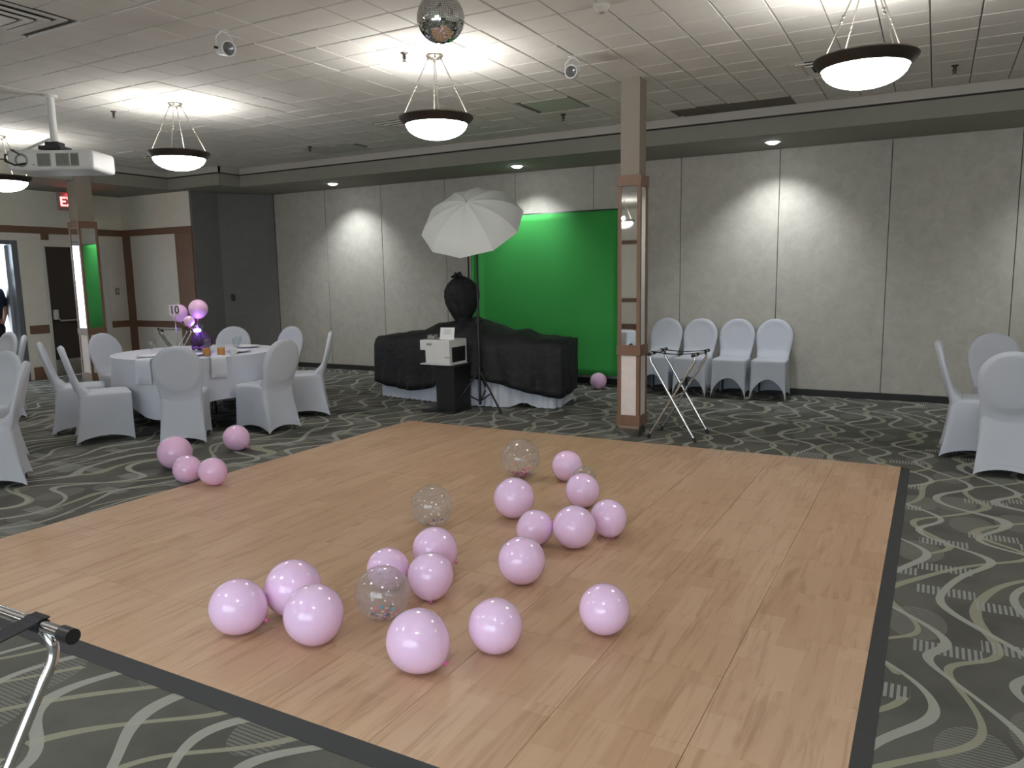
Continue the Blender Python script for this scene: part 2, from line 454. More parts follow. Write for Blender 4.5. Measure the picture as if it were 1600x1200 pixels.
# --- back wall: folding partition of tall fabric panels
m = MB(); m.bb(-10.7, XR + 0.15, YB + 0.03, YB + 0.15, 0, ZC + 0.1)
wall_back = struct(m.build('wall_back', M['seam'], smooth=0))
seams = [-9.93, -8.79, -7.635, -6.44, -5.25, -4.06, -2.87, -1.68, -0.49, 0.72, 1.91, 3.10, 4.30, 4.62]
for i in range(len(seams) - 1):
    g = 0.012 if i == 1 else (0.009 if i == 0 else 0.0035)
    mm = MB(); mm.bb(seams[i] + g, seams[i + 1] - 0.0035, YB, YB + 0.034, 0.078, ZS + 0.02)
    mm.build('wall_panel', M['panelfab'], wall_back, smooth=0, bevel=0.003)
m = MB(); m.bb(-9.98, XR, YB - 0.006, YB + 0.04, 0, 0.075)
struct(m.build('baseboard_back', M['blackbase'], smooth=0, bevel=0.004))

# pocket door at the left end of the partition
m = MB()
p0, p1, p2 = Vector((-10.48, 8.45, 0)), Vector((-10.48, 8.98, 0)), Vector((-9.93, YB, 0))
m.bb(-10.62, -10.51, 8.47, 9.9, 0, ZC + 0.05)
pocket = struct(m.build('wall_pocket', M['seam'], smooth=0))
def slab(name, a, b, th, z0, z1, mt, par, bevel=0.003):
    d = (b - a); L = d.length; ang = math.atan2(d.y, d.x)
    q = MB(); q.box((0, 0, 0), (L - 0.006, th, z1 - z0))
    return q.build(name, mt, par, loc=((a.x + b.x) / 2, (a.y + b.y) / 2, (z0 + z1) / 2), rz=ang, smooth=0, bevel=bevel)
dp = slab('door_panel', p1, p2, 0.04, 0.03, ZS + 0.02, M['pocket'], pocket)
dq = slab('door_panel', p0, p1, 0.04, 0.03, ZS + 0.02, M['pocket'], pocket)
q = MB(); q.bb(-0.03, 0.03, -0.03, -0.018, -0.055, 0.055)
q.build('pull_handle', M['blackbase'], dp, loc=(-0.3, -0.008, -0.28), smooth=0, bevel=0.004)

# corner wall facing the room, with brown rails
YC = 8.45
m = MB(); m.bb(XL - 0.1, -10.5, YC, YC + 0.1, 0, ZC + 0.05)
wc = struct(m.build('wall_corner', M['wallpaint'], smooth=0))
m = MB(); m.bb(XL, -10.5, YC - 0.004, YC + 0.01, 2.37, ZS)
struct(m.build('wall_corner_upper', M['wallup'], smooth=0))
tn = [0]
def trim(x0, x1, y0, y1, z0, z1, mt='brown'):
    tn[0] += 1
    q = MB(); q.bb(x0, x1, y0, y1, z0, z1)
    return struct(q.build('trim_%d' % tn[0], M[mt], smooth=0, bevel=0.004))
trim(XL, -10.48, YC - 0.022, YC, 2.265, 2.37)
trim(-10.88, -10.48, YC - 0.03, YC + 0.1, 0, 2.266)
trim(XL + 0.01, -12.05, YC - 0.02, YC, 0.0, 2.266)
trim(-12.05, -10.88, YC - 0.02, YC, 0.73, 0.84)
trim(-12.05, -10.88, YC - 0.02, YC, 0.0, 0.13)

# --- left wall with an open doorway and a dark exit door
DO0, DO1, DH = 5.68, 6.63, 2.09      # open doorway
D0, D1 = 7.10, 8.02                  # closed door
m = MB()
m.bb(XL - 0.15, XL, YF - 0.1, DO0, 0, ZC + 0.05)
m.bb(XL - 0.15, XL, DO1, D0, 0, ZC + 0.05)
m.bb(XL - 0.15, XL, D1, YC + 0.1, 0, ZC + 0.05)
m.bb(XL - 0.15, XL, DO0, DO1, DH, ZC + 0.05)
m.bb(XL - 0.15, XL, D0, D1, 2.07, ZC + 0.05)
wall_left = struct(m.build('wall_left', M['wallpaint'], smooth=0))
m = MB(); m.bb(XL - 0.01, XL + 0.004, YF, YC, 2.37, ZS)
struct(m.build('wall_left_upper', M['wallup'], smooth=0))
trim(XL, XL + 0.022, YF, YC - 0.02, 2.265, 2.37)
trim(XL, XL + 0.028, 7.055, 7.165, 2.17, 2.266)
trim(XL, XL + 0.02, 6.75, 7.05, 0.72, 0.85)
trim(XL, XL + 0.02, 8.12, YC, 0.73, 0.84)
trim(XL, XL + 0.02, 6.75, 7.03, 0.0, 0.20)
trim(XL, XL + 0.02, YF, 5.6, 0.72, 0.85)
trim(XL, XL + 0.02, YF, 5.6, 0.0, 0.15)
trim(XL, XL + 0.02, D1 - 0.01, D1 + 0.09, 0, 2.1, 'white_plastic')
trim(XL, XL + 0.02, D0 - 0.05, D0 + 0.0, 0, 2.09, 'white_plastic')
# closed exit door
m = MB(); m.bb(XL - 0.09, XL - 0.03, D0, D1, 0.01, 2.068)
door_1 = struct(m.build('door_1', M['doorwood'], smooth=0, bevel=0.004))
m = MB(); m.bb(XL - 0.03, XL - 0.026, D0 + 0.02, D1 - 0.02, 0.02, 0.28); m.build('kick_plate', M['steel'], door_1, smooth=0)
m = MB()
m.tube([(XL - 0.03, D0 + 0.07, 0.98), (XL + 0.045, D0 + 0.07, 0.97), (XL + 0.05, D0 + 0.12, 0.9), (XL + 0.05, D1 - 0.1, 0.9), (XL - 0.03, D1 - 0.07, 0.93)], 0.016, 8)
m.build('push_bar', M['steel'], door_1)
m = MB(); m.bb(XL - 0.03, XL + 0.05, D0 + 0.04, D0 + 0.1, 0.92, 1.08); m.build('latch_case', M['white_plastic'], door_1, smooth=0, bevel=0.012, seg=2)
# open exit door, swung outwards
hinge = (XL - 0.12, DO1 - 0.03, 0)
d2 = MB(); d2.bb(-0.035, 0.02, -0.02, 0.92, 0.01, DH - 0.01)
door_2 = struct(d2.build('door_2', M['alu'], loc=hinge, rz=R(72), smooth=0, bevel=0.004))
q = MB(); q.tube([(0.03, 0.1, 1.0), (0.07, 0.12, 1.0), (0.07, 0.8, 1.0), (0.03, 0.82, 1.0)], 0.014, 8); q.build('push_bar', M['steel'], door_2)
q = MB(); q.bb(0.02, 0.06, 0.05, 0.3, DH - 0.12, DH - 0.05); q.build('door_closer', M['steel'], door_2, smooth=0, bevel=0.006)
trim(XL - 0.15, XL + 0.015, DO1 - 0.03, DO1 + 0.06, 0, DH + 0.06, 'alu')
trim(XL - 0.15, XL + 0.015, DO0 - 0.06, DO0 + 0.03, 0, DH + 0.06, 'alu')
trim(XL - 0.15, XL + 0.015, DO0 + 0.03, DO1 - 0.03, DH, DH + 0.06, 'alu')
m = MB(); m.bb(-22, XL - 0.15, -4, 16, -0.2, -0.02); m.bb(-4, 8, -16, YF - 0.15, -0.2, -0.02)
tag(m.build('pavement', M['concrete'], smooth=0), kind='structure')
# light switch by the corner
m = MB(); m.bb(XL, XL + 0.008, 8.22, 8.30, 1.28, 1.40)
sw = tag(m.build('light_switch', M['ventgrey'], smooth=0, bevel=0.003), 'grey light switch plate on wall left of the corner', 'switch')
q = MB(); q.bb(XL + 0.006, XL + 0.016, 8.25, 8.27, 1.32, 1.36); q.build('toggle', M['white_plastic'], sw, smooth=0)

# --- wall behind the camera, right wall, and a window wall added for cool daylight
XJ, YW = -4.1, -2.2  # unseen jog brings the added window close, so its daylight favours the foreground
W0, W1, WZ0, WZ1 = -3.5, 1.5, 0.3, 2.4
m = MB(); m.bb(XL - 0.15, XJ, YF - 0.15, YF, 0, ZC + 0.05)
struct(m.build('wall_front', M['wallpaint'], smooth=0))
m = MB(); m.bb(XJ, XJ + 0.12, YF - 0.15, YW, 0, ZC + 0.05)
struct(m.build('wall_return', M['wallpaint'], smooth=0))
m = MB()
m.bb(XJ + 0.12, W0, YW - 0.12, YW, 0, ZC + 0.05); m.bb(W1, XR + 0.1, YW - 0.12, YW, 0, ZC + 0.05)
m.bb(W0, W1, YW - 0.12, YW, 0, WZ0); m.bb(W0, W1, YW - 0.12, YW, WZ1, ZC + 0.05)
struct(m.build('added_window_wall', M['wallpaint'], smooth=0))
win = MB(); NW = 4
for i in range(NW + 1):
    x = lerp(W0 + 0.03, W1 - 0.03, i / NW); win.bb(x - 0.03, x + 0.03, YW - 0.1, YW - 0.03, WZ0, WZ1)
win.bb(W0, W1, YW - 0.1, YW - 0.03, WZ0, WZ0 + 0.06); win.bb(W0, W1, YW - 0.1, YW - 0.03, WZ1 - 0.06, WZ1)
added_window_1 = struct(win.build('added_window_1', M['alu'], smooth=0))
for i in range(NW):
    a = lerp(W0 + 0.06, W1, i / NW); b = lerp(W0, W1 - 0.06, (i + 1) / NW)
    q = MB(); q.bb(a, b, YW - 0.07, YW - 0.064, WZ0 + 0.06, WZ1 - 0.06); q.build('pane', M['glass'], added_window_1, smooth=0)
trim(XL, XJ, YF, YF + 0.02, 2.265, 2.37)
trim(XL, XJ, YF, YF + 0.02, 0.73, 0.84)
trim(XL, XJ, YF, YF + 0.02, 0, 0.15)
for x in (-10.2, -8.3, -6.95, -5.2): trim(x, x + 0.16, YF, YF + 0.018, 0.15, 2.265)
m = MB(); m.bb(XR, XR + 0.15, YF - 0.15, YB + 0.15, 0, ZC + 0.05)
struct(m.build('wall_right', M['wallpaint'], smooth=0))
trim(XR - 0.02, XR, YF, YB, 2.265, 2.37)
trim(XR - 0.02, XR, YF, YB, 0.0, 0.15)

# --- soffit (bulkhead) with its crown strip
pts = [(XR, 8.6), (-9.5, 8.6), (-9.5, 8.2), (-10.66, 8.2), (-10.66, YF)]
m = MB()
m.bb(-9.5, XR, 8.6, YB + 0.03, ZS, ZC + 0.02)
m.bb(-10.66, -9.5, 8.2, YB + 0.03, ZS, ZC + 0.02)
m.bb(XL, -10.66, YF, YB, ZS, ZC + 0.02)
soffit = struct(m.build('ceiling_soffit', M['soffit'], smooth=0))
def strip(off, z0, z1, mt):
    q = MB()
    for i in range(len(pts) - 1):
        (xa, ya), (xb, yb) = pts[i], pts[i + 1]
        if ya == yb: q.bb(min(xa, xb) - (off if i == 2 and False else 0), max(xa, xb) + off, ya - off, ya + 0.01, z0, z1)
        else: q.bb(xa - 0.01, xa + off, min(ya, yb) - off, max(ya, yb), z0, z1)
    tn[0] += 1
    return struct(q.build('trim_%d' % tn[0], M[mt], smooth=0))
strip(0.006, 3.088, 3.104, 'gap')
strip(0.03, 3.104, ZC + 0.006, 'cove')

# --- ceiling tiles, 12 inch grid
TX0, TY0, TS = -2.565, 4.505, 0.305
def seen(x, y, z):
    v = Vector((x, y, z)) - Vector((0, 0, CAM_H)); d = v.dot(_f)
    if d < 0.3: return None
    return (800 + CAM_F * v.dot(cr) / d, 600 - CAM_F * v.dot(cu) / d, d)
vents = [(-5.35, 2.92), (-0.88, 7.2), (-5.3, 7.2), (-9.4, 7.3)]
holes = [(vx - 0.31, vx + 0.31, vy - 0.31, vy + 0.31) for vx, vy in vents]
holes += [(-2.51, -1.31, 8.12, 8.6), (-3.70, -3.18, 6.95, 7.48), (-7.45, -6.62, 7.74, 8.3)]
cells = []
for i in range(-27, 24):
    for j in range(-36, 14):
        x0, x1 = TX0 + i * TS, TX0 + (i + 1) * TS
        y0, y1 = TY0 + j * TS, TY0 + (j + 1) * TS
        x0, x1 = max(x0, -10.62), min(x1, XR)
        ylim = 8.56 if (x0 + x1) / 2 > -9.5 else 8.16
        y0, y1 = max(y0, YF), min(y1, ylim)
        if x1 - x0 < 0.03 or y1 - y0 < 0.03: continue
        cx, cy = (x0 + x1) / 2, (y0 + y1) / 2
        if cx > -4.1 and cy < -2.2: continue
        if any(a < cx < b and c < cy < d for a, b, c, d in holes): continue
        s_ = seen(cx, cy, ZC)
        vis = s_ is not None and -30 < s_[0] < 1630 and -30 < s_[1] < 1200
        cells.append((0 if vis else 1, math.hypot(cx, cy), x0, x1, y0, y1))
cells.sort()
rnd = random.Random(3)
def tile_geo(mb, hx, hy, c=(0, 0, 0), tilt=(0, 0)):
    e = 0.005
    vs = []
    for (sx, sy, z, ins) in [(-1, -1, 0.010, 0), (1, -1, 0.010, 0), (1, 1, 0.010, 0), (-1, 1, 0.010, 0), (-1, -1, -0.002, 0), (1, -1, -0.002, 0), (1, 1, -0.002, 0), (-1, 1, -0.002, 0), (-1, -1, -0.006, e), (1, -1, -0.006, e), (1, 1, -0.006, e), (-1, 1, -0.006, e)]:
        x, y = sx * (hx - ins), sy * (hy - ins)
        vs.append((c[0] + x, c[1] + y, c[2] + z + tilt[0] * x + tilt[1] * y))
    mb.add(vs, [(0, 4, 5, 1), (1, 5, 6, 2), (2, 6, 7, 3), (3, 7, 4, 0), (4, 8, 9, 5), (5, 9, 10, 6), (6, 10, 11, 7), (7, 11, 8, 4), (8, 11, 10, 9)])
full = MB(); tile_geo(full, TS / 2 - 0.0036, TS / 2 - 0.0036)
full_me = full.mesh('ceiling_tile', M['tile'], 0)
rest = MB(); cnt = 0
for vis, dist, x0, x1, y0, y1 in cells:
    cx, cy = (x0 + x1) / 2, (y0 + y1) / 2
    dz = rnd.uniform(-0.0022, 0.0022); tl = (rnd.uniform(-1, 1) * 0.009, rnd.uniform(-1, 1) * 0.009)
    if cnt < 290 and vis == 0:
        if abs(x1 - x0 - TS) < 1e-4 and abs(y1 - y0 - TS) < 1e-4:
            o = bpy.data.objects.new('ceiling_tile', full_me)
            place(o, ceiling, (cx, cy, ZC + dz), rot=(tl[1], -tl[0], 0))
        else:
            q = MB(); tile_geo(q, (x1 - x0) / 2 - 0.0036, (y1 - y0) / 2 - 0.0036)
            q.build('ceiling_tile', M['tile'], ceiling, loc=(cx, cy, ZC + dz), smooth=0)
        cnt += 1
    else:
        tile_geo(rest, (x1 - x0) / 2 - 0.0036, (y1 - y0) / 2 - 0.0036, (cx, cy, ZC + dz), tl)
tag(rest.build('ceiling_tile_field', M['tile'], ceiling, smooth=0), kind='stuff')

# panels and vents in the ceiling
m = MB(); m.bb(-2.505, -1.315, 8.13, 8.565, ZC - 0.004, ZC + 0.01)
for k in range(1, 4): m.bb(-2.505 + k * 0.2975 - 0.003, -2.505 + k * 0.2975 + 0.003, 8.13, 8.565, ZC - 0.007, ZC)
tag(m.build('return_air_panel', M['panel_dark'], smooth=0), 'long dark brown ceiling panel beside the soffit right of the column', 'ceiling panel')
m = MB(); m.bb(-3.69, -3.185, 6.955, 7.475, ZC - 0.016, ZC + 0.01)
tag(m.build('access_panel', M['panel_grey'], smooth=0, bevel=0.004), 'square grey metal ceiling panel above the green backdrop', 'ceiling panel')
m = MB(); m.bb(-7.44, -6.63, 7.75, 8.29, ZC - 0.008, ZC + 0.01)
tag(m.build('access_panel', M['panel_grey'], smooth=0, bevel=0.004), 'dim grey ceiling panel between the two middle-left hanging lamps', 'ceiling panel')
vl = ['slatted dark ceiling vent at the upper left corner of the picture', 'stepped square ceiling vent behind the right hanging lamp', 'ceiling vent half hidden behind the middle hanging lamp', 'ceiling vent behind the hanging lamp left of the middle']
vent0 = None
for k, (vx, vy) in enumerate(vents):
    if vent0 is None:
        v = vent0 = thing('ceiling_vent', vl[0], 'vent', (vx, vy, ZC), group='ceiling vents')
        q = MB(); q.bb(-0.3, 0.3, -0.3, 0.3, 0.0, 0.008); q.build('backing', M['vent_dark'], v, smooth=0)
        for a, b, z in ((0.305, 0.262, -0.002), (0.235, 0.195, -0.012), (0.165, 0.125, -0.018), (0.095, 0.0, -0.022)):
            q = MB()
            o_ = [(-a, -a), (a, -a), (a, a), (-a, a)]; i_ = [(-b, -b), (b, -b), (b, b), (-b, b)]
            if b > 0:
                q.rings([[(x, y, z + 0.012) for x, y in i_], [(x, y, z) for x, y in i_], [(x, y, z - 0.004) for x, y in o_], [(x, y, z + 0.006) for x, y in o_]], True, cv=True)
            else: q.bb(-a, a, -a, a, z - 0.004, z + 0.004)
            q.build('louvre', M['ventmetal'], v, smooth=0)
    else:
        dup(vent0, (vx, vy, ZC), 0, vl[k])

# ================================================================== DANCE FLOOR
DX0, DX1, DY0, DY1, DZ = -4.735, -0.15, 1.755, 6.325, 0.018
dance = thing('dance_floor', 'square portable dance floor of oak-look panels with dark edging', 'dance floor', ((DX0 + DX1) / 2, (DY0 + DY1) / 2, 0))
px_, py_ = (DX1 - DX0) / 10, (DY1 - DY0) / 10
q = MB(); hx, hy = px_ / 2 - 0.0007, py_ / 2 - 0.0007
def chamf(mb, hx, hy, z0, z1, e):
    vs = [(sx * hx, sy * hy, z0) for sx, sy in ((-1, -1), (1, -1), (1, 1), (-1, 1))] + [(sx * hx, sy * hy, z1 - e) for sx, sy in ((-1, -1), (1, -1), (1, 1), (-1, 1))] + [(sx * (hx - e), sy * (hy - e), z1) for sx, sy in ((-1, -1), (1, -1), (1, 1), (-1, 1))]
    fs = [(0, 3, 2, 1), (8, 9, 10, 11)]
    for k in range(4):
        j = (k + 1) % 4; fs += [(k, j, 4 + j, 4 + k), (4 + k, 4 + j, 8 + j, 8 + k)]
    mb.add(vs, fs)
chamf(q, hx, hy, 0, DZ, 0.0012)
pm = q.mesh('floor_panel', M['floorwood'], 0)
for i in range(10):
    for j in range(10):
        o = bpy.data.objects.new('floor_panel', pm)
        place(o, dance, (-(DX1 - DX0) / 2 + (i + 0.5) * px_, -(DY1 - DY0) / 2 + (j + 0.5) * py_, rnd.uniform(-0.0004, 0.0004)))
hw, hh, rw = (DX1 - DX0) / 2, (DY1 - DY0) / 2, 0.075
def ramp(vs): 
    q = MB(); q.add(vs, [(0, 1, 5, 4), (4, 5, 3, 2), (0, 4, 2), (1, 3, 5), (0, 2, 3, 1)])
    q.build('edge_ramp', M['ramp'], dance, smooth=0)
z1 = DZ - 0.001
ramp([(-hw - rw, -hh - rw, 0.002), (hw + rw, -hh - rw, 0.002), (-hw, -hh, 0), (hw, -hh, 0), (-hw, -hh, z1), (hw, -hh, z1)])
ramp([(hw + rw * 0.8, -hh - rw, 0.002), (hw + rw * 0.8, hh + 0.02, 0.002), (hw, -hh, 0), (hw, hh, 0), (hw, -hh, z1), (hw, hh, z1)])
ramp([(hw, hh + 0.03, 0.002), (-hw, hh + 0.03, 0.002), (hw, hh, 0), (-hw, hh, 0), (hw, hh, z1), (-hw, hh, z1)])
ramp([(-hw - 0.03, hh, 0.002), (-hw - 0.03, -hh, 0.002), (-hw, hh, 0), (-hw, -hh, 0), (-hw, hh, z1), (-hw, -hh, z1)])

# ================================================================== COLUMNS
def column(label, x, y, wx, wy, rz):
    t = thing('column', label, 'column', (x, y, 0), rz)
    hx, hy = wx / 2, wy / 2
    q = MB(); q.bb(-hx + 0.02, hx - 0.02, -hy + 0.02, hy - 0.02, 0, ZC); q.build('shaft', M['colpaint'], t, smooth=0)
    q = MB(); q.bb(-hx + 0.008, hx - 0.008, -hy + 0.008, hy - 0.008, 0, 0.1); q.build('kick_plate', M['kick'], t, smooth=0)
    for z0, z1 in ((0.1, 0.2), (0.755, 0.85), (2.265, 2.36)):
        q = MB(); q.bb(-hx - 0.006, hx + 0.006, -hy - 0.006, hy + 0.006, z0, z1); q.build('wood_band', M['brown'], t, smooth=0, bevel=0.003)
    sw = 0.034
    for z0, z1 in ((0.2, 0.755), (0.85, 2.265)):
        for sx in (-1, 1):
            for sy in (-1, 1):
                q = MB(); q.bb(min(sx * hx, sx * (hx - sw)), max(sx * hx, sx * (hx - sw)), min(sy * hy, sy * (hy - sw)), max(sy * hy, sy * (hy - sw)), z0, z1)
                q.build('corner_post', M['brown'], t, smooth=0, bevel=0.002)
    for z0, z1, nm, mt in ((0.2, 0.755, 'face_panel', 'colpanel'), (0.85, 2.265, 'mirror', 'mirror')):
        for sy in (-1, 1):
            q = MB(); q.bb(-hx + sw, hx - sw, sy * (hy - 0.012) - 0.004, sy * (hy - 0.012) + 0.004, z0, z1); q.build(nm, M[mt], t, smooth=0)
        for sx in (-1, 1):
            q = MB(); q.bb(sx * (hx - 0.012) - 0.004, sx * (hx - 0.012) + 0.004, -hy + sw, hy - sw, z0, z1); q.build(nm, M[mt], t, smooth=0)
    return t
column('beige column with mirrors and brown wood bands behind the tray stand', -2.422, 6.695, 0.215, 0.21, 0)
column('beige column with mirrors near the exit door at the far left', -10.74, 6.80, 0.27, 0.27, R(-4.5))

# ================================================================== PENDANT LAMPS
def pendant(label, x, y):
    t = thing('pendant_lamp', label, 'lamp', (x, y, ZC), group='bowl pendant lamps', rz=R(38))
    q = MB(); q.lathe([(0.0, -0.035), (0.045, -0.035), (0.055, -0.022), (0.066, -0.018), (0.07, 0.0)], 24); q.build('canopy', M['rod'], t)
    zr = -0.475
    q = MB(); q.lathe([(0.232, zr - 0.045), (0.245, zr - 0.052), (0.283, zr - 0.012), (0.29, zr + 0.004), (0.285, zr + 0.012), (0.24, zr - 0.006), (0.226, zr - 0.03), (0.232, zr - 0.045)], 48)
    q.build('ring', M['bronze'], t, smooth=50)
    q = MB()
    pr = [(0.214, zr - 0.03)]
    for k in range(11):
        a = k / 10 * PI / 2
        pr.append((0.238 * math.cos(a) if k < 10 else 0.0, zr - 0.045 - 0.115 * math.sin(a)))
    q.lathe(pr, 40); q.build('glass_bowl', M['bowl'], t, smooth=180)
    for k in range(4):
        a = k * PI / 2
        p = Vector((0.05 * math.cos(a), 0.05 * math.sin(a), -0.03)); e = Vector((0.262 * math.cos(a), 0.262 * math.sin(a), zr))
        q = MB(); mid = p.lerp(e, 0.5)
        q.tube([p, p.lerp(e, 0.03)], 0.009, 6); q.tube([p, mid], 0.0042, 6); q.tube([mid, e], 0.0042, 6)
        for u_ in (0.47, 0.53, 0.98):
            c = p.lerp(e, u_); q.lathe([(0, -0.010), (0.008, -0.006), (0.010, 0), (0.008, 0.006), (0, 0.010)], 8, c)
        q.build('rod', M['rod'], t)
    ld = bpy.data.lights.new('bulb', 'POINT'); ld.energy = PEND_UP; ld.color = LAMP_COL; ld.shadow_soft_size = 0.05
    lo = bpy.data.objects.new('bulb', ld); place(lo, t, (0, 0, zr + 0.015))
    return t
PX = [-9.53, -6.485, -3.475, -0.43, 2.62]
names5 = ['far left bowl pendant lamp cut by the picture edge below the projector', 'bowl pendant lamp with dark ring hanging above the round table', 'bowl pendant lamp with dark ring hanging right behind the disco ball', 'largest bowl pendant lamp with dark ring at the upper right', 'bowl pendant lamp outside the picture at the right of the row']
p_first = None
for r_, py in enumerate((5.14, 0.57, -4.0)):
    for k, px in enumerate(PX):
        if r_ == 2 and px > -4.5: continue
        lb = names5[k] if r_ == 0 else 'bowl pendant lamp in the ceiling rows behind the camera'
        if p_first is None: p_first = pendant(lb, px, py)
        else: dup(p_first, (px, py, ZC), R(38), lb)

# recessed downlights
dl0 = None
dlab = ['recessed downlight in the soffit, leftmost of the three', 'recessed downlight in the soffit above the white umbrella', 'recessed downlight in the soffit right of the column', 'recessed downlight in the soffit beyond the right picture edge']
for k, x in enumerate((-8.09, -4.91, -1.67, 1.5)):
    if dl0 is None:
        dl0 = thing('downlight', dlab[k], 'lamp', (x, 9.12, ZS), group='recessed downlights')
        q = MB(); q.lathe([(0.062, -0.001), (0.085, -0.004), (0.09, 0.0)], 28); q.build('trim_ring', M['white_plastic'], dl0)
        q = MB(); q.lathe([(0.0, -0.026), (0.03, -0.024), (0.052, -0.016), (0.066, -0.001)], 28); q.build('lens', emitter('downlight_lens', DOWN_COL, 30.0), dl0)
        ld = bpy.data.lights.new('downlight_beam', 'SPOT'); ld.energy = DOWN_W; ld.color = DOWN_COL; ld.spot_size = R(105); ld.spot_blend = 0.85; ld.shadow_soft_size = 0.05
        lo = bpy.data.objects.new('downlight_beam', ld); place(lo, dl0, (0, 0, -0.04), rot=(R(14), 0, 0))
    else: dup(dl0, (x, 9.12, ZS), 0, dlab[k])

# ================================================================== CEILING EQUIPMENT
# disco ball
db = thing('disco_ball', 'mirrored disco ball hanging from the ceiling above the dance floor', 'disco ball', (-2.46, 3.71, 2.905))
rb = 0.131
q = MB(); q.lathe([(0.0001 if k in (0, 20) else (rb - 0.003) * math.sin(k * PI / 20), -(rb - 0.003) * math.cos(k * PI / 20)) for k in range(21)], 32); q.build('core', mat('disco_core_grey', lin((110, 108, 104)), 0.6), db, smooth=180)
q = MB(); nb = 34; rj = random.Random(5)
for j in range(nb):
    t0, t1 = (j + 0.06) * PI / nb, (j + 0.94) * PI / nb
    n_ = max(5, int(2 * nb * math.sin((j + 0.5) * PI / nb)))
    for i in range(n_):
        a0, a1 = (i + 0.06) * 2 * PI / n_, (i + 0.94) * 2 * PI / n_
        am, tm = (a0 + a1) / 2, (t0 + t1) / 2
        nrm = Vector((math.sin(tm) * math.cos(am), math.sin(tm) * math.sin(am), math.cos(tm)))
        nrm = (nrm + Vector((rj.gauss(0, 1), rj.gauss(0, 1), rj.gauss(0, 1))) * 0.022).normalized()
        cc = Vector((math.sin(tm) * math.cos(am), math.sin(tm) * math.sin(am), math.cos(tm))) * rb
        vs = []
        for tt, aa in ((t0, a0), (t1, a0), (t1, a1), (t0, a1)):
            p = Vector((math.sin(tt) * math.cos(aa), math.sin(tt) * math.sin(aa), math.cos(tt))) * rb
            p = p - nrm * ((p - cc).dot(nrm)); vs.append(p)
        q.add(vs, [(0, 1, 2, 3)])
tag(q.build('mirror_tiles', M['mirror'], db, smooth=0), kind='stuff')
q = MB(); q.lathe([(0.0, 0.15), (0.018, 0.15), (0.018, 0.125), (0.0, 0.125)], 12); q.tube([(0, 0, 0.15), (0, 0, 0.255)], 0.003, 6); q.build('hanger', M['nickel'], db)
q = MB(); q.lathe([(0.0, 0.25), (0.035, 0.25), (0.035, 0.288), (0.0, 0.288)], 16); q.build('motor', M['black'], db)

# ceiling spotlights
def spotlight(label, x, y, d):
    t = thing('spotlight', label, 'spotlight', (x, y, ZC))
    d = Vector(d).normalized(); c = Vector((0, 0, -0.125))
    rot = d.to_track_quat('Z', 'Y').to_matrix()
    q = MB(); q.lathe([(0.0, 0.0), (0.035, 0.0), (0.035, -0.012), (0.0, -0.012)], 16); q.build('mount_plate', M['white_plastic'], t)
    q = MB(); q.lathe([(0.0, -0.085), (0.03, -0.08), (0.038, -0.06), (0.04, -0.02), (0.046, 0.0), (0.05, 0.05), (0.052, 0.065), (0.044, 0.066), (0.042, 0.045)], 24, c, rot); q.build('can', M['white_plastic'], t, smooth=40)
    q = MB(); q.lathe([(0.0425, 0.046), (0.04, 0.05), (0.034, 0.042), (0.0, 0.03)], 24, c, rot); q.build('lens', mat('dark_lamp_lens', (0.28, 0.28, 0.29), 0.12, 0.6), t)
    q = MB(); sd = d.cross(Vector((0, 0, 1))).normalized()
    pts_ = [c + sd * 0.056, c + sd * 0.058 + Vector((0, 0, 0.07)), c + sd * 0.02 + Vector((0, 0, 0.112)), c - sd * 0.02 + Vector((0, 0, 0.112)), c - sd * 0.058 + Vector((0, 0, 0.07)), c - sd * 0.056]
    q.tube(pts_, 0.006, 6); q.build('yoke', M['white_plastic'], t)
    q = MB(); k_ = c + sd * 0.05; q.tube([k_, k_ + sd * 0.022], 0.009, 8); q.build('knob', M['black'], t)
    return t
back = -_f
spotlight('white can spotlight on the ceiling left of the disco ball', -4.36, 3.89, cr * 0.72 + back * 0.66 - cu * 0.22)
spotlight('white can spotlight on the ceiling just left of the column top', -2.59, 5.76, cr * -0.3 + back * 0.9 - cu * 0.2)

# sprinklers
sp0 = None
slab_ = ['sprinkler head on the ceiling beside the middle hanging lamp', 'sprinkler head on the ceiling right of the projector pole', 'dark sprinkler head on the ceiling left of the column top', 'dark sprinkler head on the ceiling near the soffit, left of centre', 'dark sprinkler head on the ceiling right of the largest lamp']
for k, (x, y) in enumerate([(-3.63, 4.96), (-7.28, 5.04), (-3.57, 7.69), (-7.18, 7.69), (0.05, 7.73)]):
    if sp0 is None:
        sp0 = thing('sprinkler', slab_[k], 'sprinkler', (x, y, ZC), group='ceiling sprinklers')
        q = MB(); q.lathe([(0.0, -0.02), (0.02, -0.018), (0.032, -0.006), (0.036, 0.0)], 16); q.build('escutcheon', M['bronze'], sp0)
        q = MB(); q.tube([(0, 0, -0.015), (0, 0, -0.055)], [0.013, 0.008], 8); q.tube([(-0.012, 0, -0.03), (-0.016, 0, -0.05), (0, 0, -0.068)], 0.003, 6); q.tube([(0.012, 0, -0.03), (0.016, 0, -0.05), (0, 0, -0.068)], 0.003, 6); q.build('body', M['bronze'], sp0)
        q = MB(); q.lathe([(0.0, -0.066), (0.018, -0.068), (0.018, -0.071), (0.0, -0.071)], 12); q.build('deflector', M['bronze'], sp0)
    else: dup(sp0, (x, y, ZC), 0, slab_[k])
sd_ = thing('smoke_detector', 'round beige smoke detector on the ceiling at the top edge', 'smoke detector', (-1.95, 4.79, ZC))
q = MB(); q.lathe([(0.0, -0.05), (0.03, -0.05), (0.042, -0.036), (0.052, -0.03), (0.055, 0)], 24); q.build('housing', M['ventmetal'], sd_)
